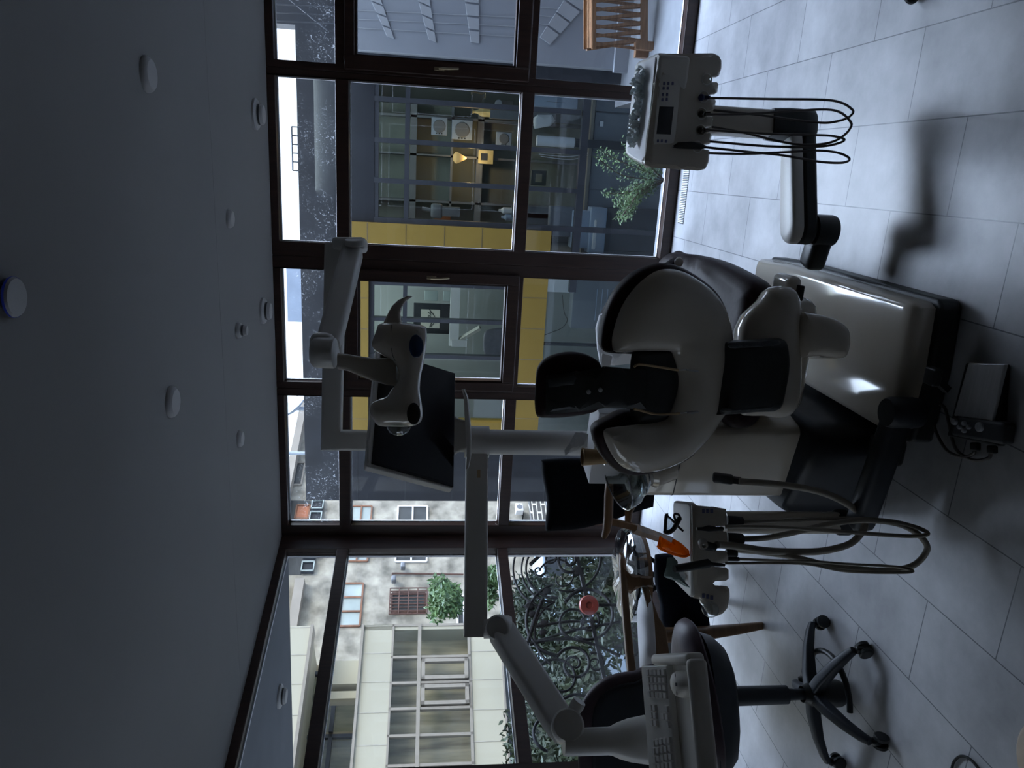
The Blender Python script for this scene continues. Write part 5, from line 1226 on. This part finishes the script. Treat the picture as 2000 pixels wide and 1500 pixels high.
# ================================================================== street side
FE = ray(876, -530); FE.z = 0; FE.normalize(); FE = -FE      # along the far facades, coming forward
FN = V((FE.y, -FE.x, 0)); FN = FN if FN.x > 0 else -FN           # facing us
SZ = -1.6
struct('street', B().slab([V((-45, -30, SZ - .3)), V((-2.9, -30, SZ - .3)), V((-2.9, 60, SZ - .3)), V((-45, 60, SZ - .3))], (0, 0, .3)), 'asphalt', 'grey street surface below the window level', 'street')
CQ = P(900, 1218, 15.5)
def Cc(x, y, o=0.): return L(x, y, CQ - FN * o, FN)
def fpt(s, z, o, Q): return V((Q.x, Q.y, 0)) + FE * s - FN * o + Z_ * z
def fbox(b, s0, s1, z0, z1, o0, o1, Q):
    b.hexa([fpt(s, z, o0, Q) for s, z in ((s0, z0), (s1, z0), (s1, z1), (s0, z1))], [fpt(s, z, o1, Q) for s, z in ((s0, z0), (s1, z0), (s1, z1), (s0, z1))]); return b
def sof(x, y, Q, o=0.): return (L(x, y, Q - FN * o, FN) - V((Q.x, Q.y, 0))).dot(FE)
zA, zB, zCc, zT, zD, zE = [Cc(x, 1218).z for x in (608, 712, 767, 820, 917, 974)]
S0 = 0.; S1 = sof(870, 1700, CQ); SE = S1 + 12
cb = thing('cream_building', 'cream panel-clad office block with curtained ribbon windows', 'building', CQ)
b = B(); fbox(b, S0, SE, zA, zA + 13, 0, .3, CQ); fbox(b, S0, SE, zCc, zB, 0, 3.6, CQ); fbox(b, S0, SE, zE, zD, 0, .3, CQ); fbox(b, S0, S0 + .12, zE, zB, .0, 3.6, CQ)
fbox(b, S0, SE, zA, zA + .2, .3, 3.6, CQ)
obj('cladding', b, 'cream_panel', cb, label='pale cream wall panels')
sm = B()
for k in range(36):
    s = .6 * k + .02
    for z0, z1 in ((zA, zA + 13), (zCc, zB), (zE, zD)): fbox(sm, s, s + .018, z0, z1, -.006, 0, CQ)
obj('panel_seam', sm, 'seam_grey', cb)
b = B(); fbox(b, S0 + .12, SE, SZ, zE, .8, 3.6, CQ)
obj('ground_floor', b, 'window_dark', cb)
b = B(); fbox(b, S0, SE, zA - .06, zA, -.06, .3, CQ); fbox(b, S0, SE, zB - .0, zB + .05, -.04, .1, CQ); fbox(b, S0, SE, zE - .04, zE, -.04, .1, CQ)
obj('edge_trim', b, 'alu', cb)
b = B(); fbox(b, S0 + .12, SE, zD, zCc, .45, .5, CQ); 
obj('curtain', b, 'curtain', cb)
ms_ = [S0] + [sof(870, y, CQ) for y in (1280, 1330, 1380, 1432, 1490)]
st_ = ms_[-1] - ms_[-2]
while ms_[-1] < SE - st_: ms_.append(ms_[-1] + st_)
for i, (a, c) in enumerate(zip(ms_[:12], ms_[1:13])):
    f_ = B()
    fbox(f_, a, a + .05, zD, zCc, -.02, .08, CQ); fbox(f_, a, c, zD, zD + .05, -.02, .08, CQ); fbox(f_, a, c, zCc - .04, zCc, -.02, .08, CQ); fbox(f_, a, c, zT - .035, zT + .035, -.03, .08, CQ)
    if i in (1, 2):
        for r in ((a + .08, a + .15, zD + .06, zT - .05), (c - .1, c - .03, zD + .06, zT - .05), (a + .08, c - .03, zD + .06, zD + .13), (a + .08, c - .03, zT - .12, zT - .05)): fbox(f_, *r, -.05, .05, CQ)
    w_ = obj('window', f_, 'alu', cb)
    g_ = B(); fbox(g_, a, c, zD, zCc, .03, .035, CQ); obj('pane', g_, 'pane_glass', w_)
# recessed balcony floor of the cream block
b = B(); fbox(b, S0, SE, zB, zA, 1.6, 1.7, CQ)
obj('recess_wall', b, 'curtain', cb)
for i in range(9):
    s = S0 + .2 + i * 1.35
    f_ = B(); fbox(f_, s, s + .07, zB, zA, 1.5, 1.6, CQ); fbox(f_, s, s + 1.3, zA - .5, zA - .42, 1.5, 1.6, CQ); fbox(f_, s, s + 1.3, zB, zB + .1, 1.5, 1.6, CQ)
    w_ = obj('balcony_window', f_, 'annex_metal', cb)
    g_ = B(); fbox(g_, s + .07, s + 1.28, zB, zA, 1.56, 1.565, CQ); obj('pane', g_, 'annex_glass', w_)
b = B(); fbox(b, S0 + .45, S0 + .95, zB, zA - .4, .6, .9, CQ); fbox(b, S0 + 1.1, S0 + 1.25, zB, zA - .45, .6, .9, CQ)
obj('balcony_fin', b, 'cream_panel', cb)
# grey plastered house
PQ = P(800, 1100, 20)
def Pp(x, y, o=0.): return L(x, y, PQ - FN * o, FN)
ps0, ps1 = sof(800, 900, PQ) - 4, sof(800, 1260, PQ) + 2
ptop = Pp(563, 948).z
ph = thing('plaster_house', 'weathered grey plaster house with mixed old windows', 'building', PQ)
b = B(); fbox(b, ps0, ps1, SZ, ptop, 0, 6, PQ)
obj('walls', b, 'plaster', ph)
b = B(); fbox(b, ps0 - .2, ps1, ptop - .15, ptop + .05, -.35, .2, PQ)
obj('cornice', b, 'plaster_light', ph)
pr_ = lambda x, y: (sof(x, y, PQ), Pp(x, y).z)
def pwin(px, frame_m, pane_m, cols=1, rows=1, name='window', sill=None):
    (xa, ya), (xb, yb) = px
    ym = (ya + yb) / 2; s0, s1 = pr_((xa + xb) / 2, ya)[0], pr_((xa + xb) / 2, yb)[0]; z1, z0 = pr_(xa, ym)[1], pr_(xb, ym)[1]
    if s1 < s0: s0, s1 = s1, s0
    f_ = B(); t_ = .045
    for i in range(cols + 1): s = s0 + (s1 - s0) * i / cols; fbox(f_, s - t_ / 2, s + t_ / 2, z0, z1, -.05, .1, PQ)
    for i in range(rows + 1): z = z0 + (z1 - z0) * i / rows; fbox(f_, s0, s1, z - t_ / 2, z + t_ / 2, -.05, .1, PQ)
    w_ = obj(name, f_, frame_m, ph)
    g_ = B(); fbox(g_, s0, s1, z0, z1, -.02, -.01, PQ); obj('pane', g_, pane_m, w_)
    return s0, s1, z0, z1
pwin(((666, 1141), (706, 1224)), 'window_wood', 'window_pale', 3, 1)
pwin(((681, 990), (722, 1097)), 'window_wood', 'window_pale', 2, 2)
pwin(((775, 990), (834, 1098)), 'carton', 'window_dark', 2, 2)
s0, s1, z0, z1 = pwin(((765, 1160), (830, 1197)), 'rust_bar', 'window_dark', 1, 1)
bb = B()
for i in range(9): s = s0 - .1 + (s1 - s0 + .2) * i / 8; bb.tube([fpt(s, z0 - .05, -.12, PQ), fpt(s, z1 + .05, -.12, PQ)], .016, 6)
for i in range(5): z = z0 - .05 + (z1 - z0 + .1) * i / 4; bb.tube([fpt(s0 - .1, z, -.12, PQ), fpt(s1 + .1, z, -.12, PQ)], .016, 6)
obj('window_grille', bb, 'rust_bar', ph)
pwin(((893, 1165), (906, 1222)), 'carton', 'window_dark', 2, 1)
pwin(((575, 905), (592, 948)), 'plaster_light', 'window_dark', 1, 1)
s0, s1, z0, z1 = pwin(((578, 988), (604, 1014)), 'window_wood', 'shutter_orange', 1, 1, 'shutter')
# loggia with teal balustrade
a = pr_(588, 1123); c = pr_(612, 978)
lz0, lz1 = pr_(622, 1060)[1], pr_(597, 1060)[1]
b = B(); fbox(b, c[0], a[0], lz1 - .02, lz1 + 1.0, -.01, .0, PQ)
obj('loggia', b, 'window_dark', ph)
b = B()
for i in range(6):
    s = c[0] + (a[0] - c[0]) * i / 6; s2_ = c[0] + (a[0] - c[0]) * (i + 1) / 6
    for r in ((s + .05, s2_ - .05, lz0, lz0 + .03), (s + .05, s2_ - .05, lz1 - .03, lz1), (s + .05, s + .08, lz0, lz1), (s2_ - .08, s2_ - .05, lz0, lz1)): fbox(b, *r, -.12, -.08, PQ)
obj('balustrade', b, 'window_pale', ph, label='pale teal balcony railing')
b = B(); fbox(b, c[0], a[0], lz0, lz1, -.06, -.04, PQ); obj('balustrade_panel', b, 'annex_dark', ph)
b = B(); s_a, s_b = pr_(580, 1140)[0], pr_(580, 1216)[0]
fbox(b, s_a, s_b + 1.5, pr_(590, 1180)[1], pr_(572, 1180)[1], -.25, 0, PQ); obj('stone_band', b, 'plaster_light', ph)
b = B(); b.tube([Pp(766, 1120, -.06), Pp(905, 1122, -.06)], .025, 6).tube([Pp(766, 1120, -.06), Pp(767, 1135, -.06)], .02, 6); obj('drain_pipe', b, 'rust_bar', ph)
for x, y in ((787, 1106), (769, 1132)): obj('wall_lamp', B().box(Pp(x, y, -.15), (.15, .2, .12), (FE, FN, Z_), .03).tube([Pp(x, y, -.1), Pp(x, y, .02)], .03, 8), 'cabinet_grey', ph)
a0 = Pp(1014, 994, -.3)
ac_ = thing('air_conditioner', 'outdoor air conditioner unit low on the plaster house', 'air conditioner', Pp(1022, 994, -.3))
obj('case', B().box(a0, (.28, .2, .22), (FE, FN, Z_), .015), 'carton', ac_)
obj('fan_grille', B().lathe(a0 + FN * .1, [(.08, .0), (.08, .008), (.07, .008), (.0, .004)], FN, 20), 'cabinet_grey', ac_)
obj('wall_bracket', B().box(a0 - FN * .2 - Z_ * .12, (.3, .3, .03), (FE, FN, Z_)), 'iron', ac_)
for i, y in enumerate((986, 999)):
    p = Pp(1056, y, -.05); tag(obj('meter_box', B().box(p, (.16, .12, .2), (FE, FN, Z_), .01), 'ochre_box', loc=p), ('ochre meter box, nearer the annex corner', 'ochre meter box, nearer the corner post')[i], 'meter box')
# trees / hedges
def tree(lab, px, d, r, n_, s, m_='leaf', trunk=True, flat=.8, name='tree'):
    c = P(*px, d); t = thing(name, lab, name, (c.x, c.y, SZ))
    lb = B()
    for k in range(7):
        cc_ = c + V((random.uniform(-.6, .6) * r, random.uniform(-.6, .6) * r, random.uniform(-.5, .5) * r * flat)); leafy(lb, cc_, r * .62, n_ // 7, s, flat)
    obj('foliage', lb, m_, t, sharp=180)
    if trunk: obj('trunk', B().tube([V((c.x, c.y, SZ)), V((c.x + .05, c.y, (SZ + c.z) / 2)), c], [.08, .06, .03], 8), 'bark', t)
tree('feathery green tree in front of the plaster house', (870, 1170), 13.5, .42, 1700, .065)
tree('small feathery tree beside the keyboard arm bar', (955, 1140), 10.5, .3, 1200, .05)
hedges = [(1035, 1190, 10), (1040, 1230, 10.5), (1085, 1220, 9.5), (1090, 1300, 9.5), (1150, 1310, 8.5), (1120, 1390, 8.5), (1060, 1400, 10), (1170, 1210, 8), (1180, 1110, 8.5), (1120, 1480, 8), (1050, 1480, 9), (1180, 1420, 7.5)]
places = ['by the brick strip', 'under the cream block corner', 'beside the car', 'in the middle of the gate view', 'behind the armchair arm', 'behind the stool back', 'under the ribbon windows', 'behind the red drum', 'behind the coffee table', 'at the far end of the gate', 'under the last ribbon window', 'low behind the stool']
for (x, y, d), pl_ in zip(hedges, places):
    tree('dark leafy bush ' + pl_, (x, y), d, .5, 1400, .05, 'leaf_dark', False, .9, 'bush')
bw0 = Pp(1048, 1085)
b = B(); fbox(b, sof(1040, 1035, PQ), sof(1040, 1165, PQ), SZ, Pp(1018, 1090).z, -2.2, -2.0, PQ)
tag(obj('brick_wall', b, 'pale_mortar_brick', loc=Pp(1048, 1085, -2)), 'dark brick garden wall with pale mortar', 'wall', kind='structure')
# parked car
cq = P(1128, 1160, 12.0); cq.z = SZ
car = thing('parked_car', 'pale blue car parked in the street beyond the gate', 'car', cq)
def cpt(s, w, z): return cq + FE * s + FN * w + Z_ * z
prof = [(-1.9, .3), (-1.95, .6), (-1.8, .8), (-1.1, .92), (-.6, 1.35), (.6, 1.4), (1.2, .98), (1.8, .9), (1.95, .6), (1.9, .3)]
obj('body', B().slab([cpt(s, -.8, z) for s, z in prof], FN * 1.6), 'car_paint', car, bev=.05)
obj('windscreen', B().slab([cpt(s, .802, z) for s, z in [(-1.0, .93), (-.58, 1.28), (.55, 1.32), (1.05, .96)]], FN * .01), 'car_glass', car)
for s in (-1.2, 1.2):
    for w in (-.75, .72): obj('wheel', B().lathe(cpt(s, w, .31), [(0, -.09), (.25, -.09), (.31, -.05), (.31, .05), (.25, .09), (.15, .09), (0, .07)], FN, 24), 'rubber', car)
for s in (-1.93, 1.93):
    obj('light', B().box(cpt(s, .6, .68), (.06, .25, .12), (FE, FN, Z_), .02), 'carton', car)
    obj('number_plate', B().box(cpt(s * 1.01, 0, .5), (.02, .45, .11), (FE, FN, Z_)), 'carton', car)
rd = P(1150, 1182, 6.2)
rdt = thing('red_drum', 'small red drum hanging behind the iron gate', 'drum', rd)
obj('shell', B().lathe(rd, [(0, -.05), (.075, -.05), (.08, -.04), (.08, .04), (.075, .05), (.03, .05), (.028, .04), (0, .04)], -MF + MR * .3, 28), 'red_plastic', rdt, sharp=45)
obj('post', B().tube([V((rd.x, rd.y, SZ)), rd], .012, 8), 'iron', rdt)
# wrought iron gate
GQ = BC + BN * 1.35
def G(x, y): return L(x, y, GQ, BN)
gt = thing('iron_gate', 'black wrought iron scroll gate outside the street window', 'gate', V((G(1190, 1250).x, G(1190, 1250).y, SZ)))
def g7(x, y): return (980 + x / 5.357, 1050 + y / 5.357)
def spiral(cx, cy, r0, r1, a0, a1, w=.012, n_=40, name='scroll'):
    pts = [G(*g7(cx + (r0 + (r1 - r0) * i / n_) * math.cos(math.radians(a0 + (a1 - a0) * i / n_)), cy + (r0 + (r1 - r0) * i / n_) * math.sin(math.radians(a0 + (a1 - a0) * i / n_)))) for i in range(n_ + 1)]
    obj(name, B().tube(pts, [w * (1 - .35 * i / n_) for i in range(n_ + 1)], 8), 'iron', gt, sharp=80)
spiral(700, 240, 130, 30, 60, 560, .016)
spiral(500, 215, 85, 12, -110, 330, .012)
spiral(545, 330, 420, 430, 95, 262, .012)
spiral(555, 330, 345, 350, 90, 250, .011)
spiral(560, 330, 300, 310, 85, 255, .013)
spiral(610, 420, 230, 20, 200, 560, .010)
spiral(390, 345, 75, 12, -40, 380, .010)
spiral(640, 250, 420, 300, -30, 100, .014)
spiral(900, 810, 270, 255, -150, 120, .017)
spiral(760, 880, 180, 60, 90, 520, .013)
spiral(905, 880, 130, 40, -90, 330, .012)
spiral(640, 900, 340, 420, 100, 255, .018)
spiral(720, 960, 420, 330, 120, 240, .013)
spiral(760, 1330, 200, 20, -160, 480, .014)
spiral(980, 1310, 110, 20, -120, 400, .011)
spiral(600, 1500, 300, 60, 150, 520, .013)
spiral(420, 1700, 190, 20, -90, 400, .012)
spiral(330, 1420, 120, 15, -60, 380, .012)
spiral(520, 2020, 220, 20, 100, 560, .013)
spiral(800, 1850, 230, 40, -160, 400, .013)
for a, b2, w in (((290, 1110), (1240, 880), .012), ((290, 1120), (720, 1060), .014), ((700, 1050), (1240, 1240), .013), ((360, 930), (1000, 880), .012), ((300, 280), (520, 130), .018), ((270, 1100), (430, 640), .018)):
    obj('bar', B().tube(smooth([G(*g7(*a)), G(*g7((a[0] + b2[0]) / 2, (a[1] + b2[1]) / 2 - 25)), G(*g7(*b2))], 5, False), w, 8), 'iron', gt)
for x, y, s in ((290, 720, 55), (320, 800, 45), (440, 900, 50), (430, 990, 40), (470, 560, 50), (800, 350, 60)):
    pts = [G(*g7(x + s * 1.3 * math.cos(i * PI / 5) * (1 if i % 2 else .7), y + s * math.sin(i * PI / 5) * (1 if i % 2 else .7))) for i in range(10)]
    obj('leaf_ornament', B().pillow(pts, BN, .02, .012, .012, .03), 'iron', gt)
for y in (1060, 1520, 1700):
    p = G(1000, y); obj('gate_post', B().bx(p.x - .02, p.x + .02, p.y - .02, p.y + .02, SZ, 1.15), 'iron', gt)
p, q = G(1188, 1060), G(1188, 1700)
obj('bottom_rail', B().beam(V((p.x, p.y, .1)), V((q.x, q.y, .1)), .03, .03), 'iron', gt)
# unseen wall added to keep direct sun out of the courtyard
struct('wall_sun_block', B().bx(9.0, 10, -6, 14, -2, 9), 'white_render', 'tall rendered wall added out of view to block the sun', 'wall')

# ================================================================== light
w = bpy.data.worlds.new('sky'); S.world = w; w.use_nodes = True
nt = w.node_tree; n = nt.nodes; l = nt.links; bg = n['Background']
tc = n.new('ShaderNodeTexCoord'); sp = n.new('ShaderNodeSeparateXYZ'); rp = n.new('ShaderNodeValToRGB')
l.new(tc.outputs['Generated'], sp.inputs[0]); l.new(sp.outputs['Z'], rp.inputs[0]); l.new(rp.outputs[0], bg.inputs[0])
e = rp.color_ramp.elements; e[0].position = 0; e[0].color = (.22, .23, .24, 1); e[1].position = .03; e[1].color = (.90, .94, 1.0, 1)
k = rp.color_ramp.elements.new(.5); k.color = (.70, .80, 1.0, 1); k = rp.color_ramp.elements.new(1.0); k.color = (.62, .74, 1.0, 1)
bg.inputs['Strength'].default_value = 3.6
dt = n.new('ShaderNodeVectorMath'); dt.operation = 'DOT_PRODUCT'; dt.inputs[1].default_value = V((.10, .50, .86)).normalized()
l.new(tc.outputs['Generated'], dt.inputs[0])
mr = n.new('ShaderNodeMapRange'); mr.inputs['From Min'].default_value = .68; mr.inputs['From Max'].default_value = .985; mr.inputs['To Min'].default_value = 2.25; mr.inputs['To Max'].default_value = 34
mr.interpolation_type = 'SMOOTHSTEP'
l.new(dt.outputs['Value'], mr.inputs['Value']); l.new(mr.outputs['Result'], bg.inputs['Strength'])      # bright sky patch added to light the floor by the glazing
def lamp(name, kind, loc, e, col, **kw):
    d = bpy.data.lights.new(name, kind); d.energy = e; d.color = col
    for a, b_ in kw.items(): setattr(d, a, b_)
    o = bpy.data.objects.new(name, d); COL.objects.link(o); o.location = loc
    return o
su = lamp('sun', 'SUN', (0, 0, 20), 2.6, (1, .9, .74), angle=math.radians(25))
su.rotation_euler = V((-.75, .03, -.66)).to_track_quat('-Z', 'Y').to_euler()
lamp('pendant_bulb', 'POINT', lc - Z_ * .02 + V((0, -.0, -.13)), 4, (1, .62, .28), shadow_soft_size=.03)
al = lamp('annex_room_fill', 'AREA', ((yil + yir) / 2, YB + 2.2, zr - .15), 26, (.9, 1, .97), size=1.4)  # fill light added to brighten the annex room
al2 = lamp('annex_shelf_fill', 'AREA', ((yr + XR) / 2, YB + 1.35, zr - .15), 22, (.9, 1, .97), size=1.0)  # second fill light, added to brighten the shelf fronts
for o in S.objects:
    if '_o' in o.keys(): del o['_o']
S.view_settings.view_transform = 'Standard'; S.view_settings.look = 'None'
S.view_settings.exposure = -0.12; S.view_settings.gamma = 1; S.view_settings.use_curve_mapping = False
S.cycles.max_bounces = 10; S.cycles.transparent_max_bounces = 20; S.cycles.diffuse_bounces = 5
S.cycles.sample_clamp_indirect = 4
S.cycles.caustics_reflective = False; S.cycles.caustics_refractive = False
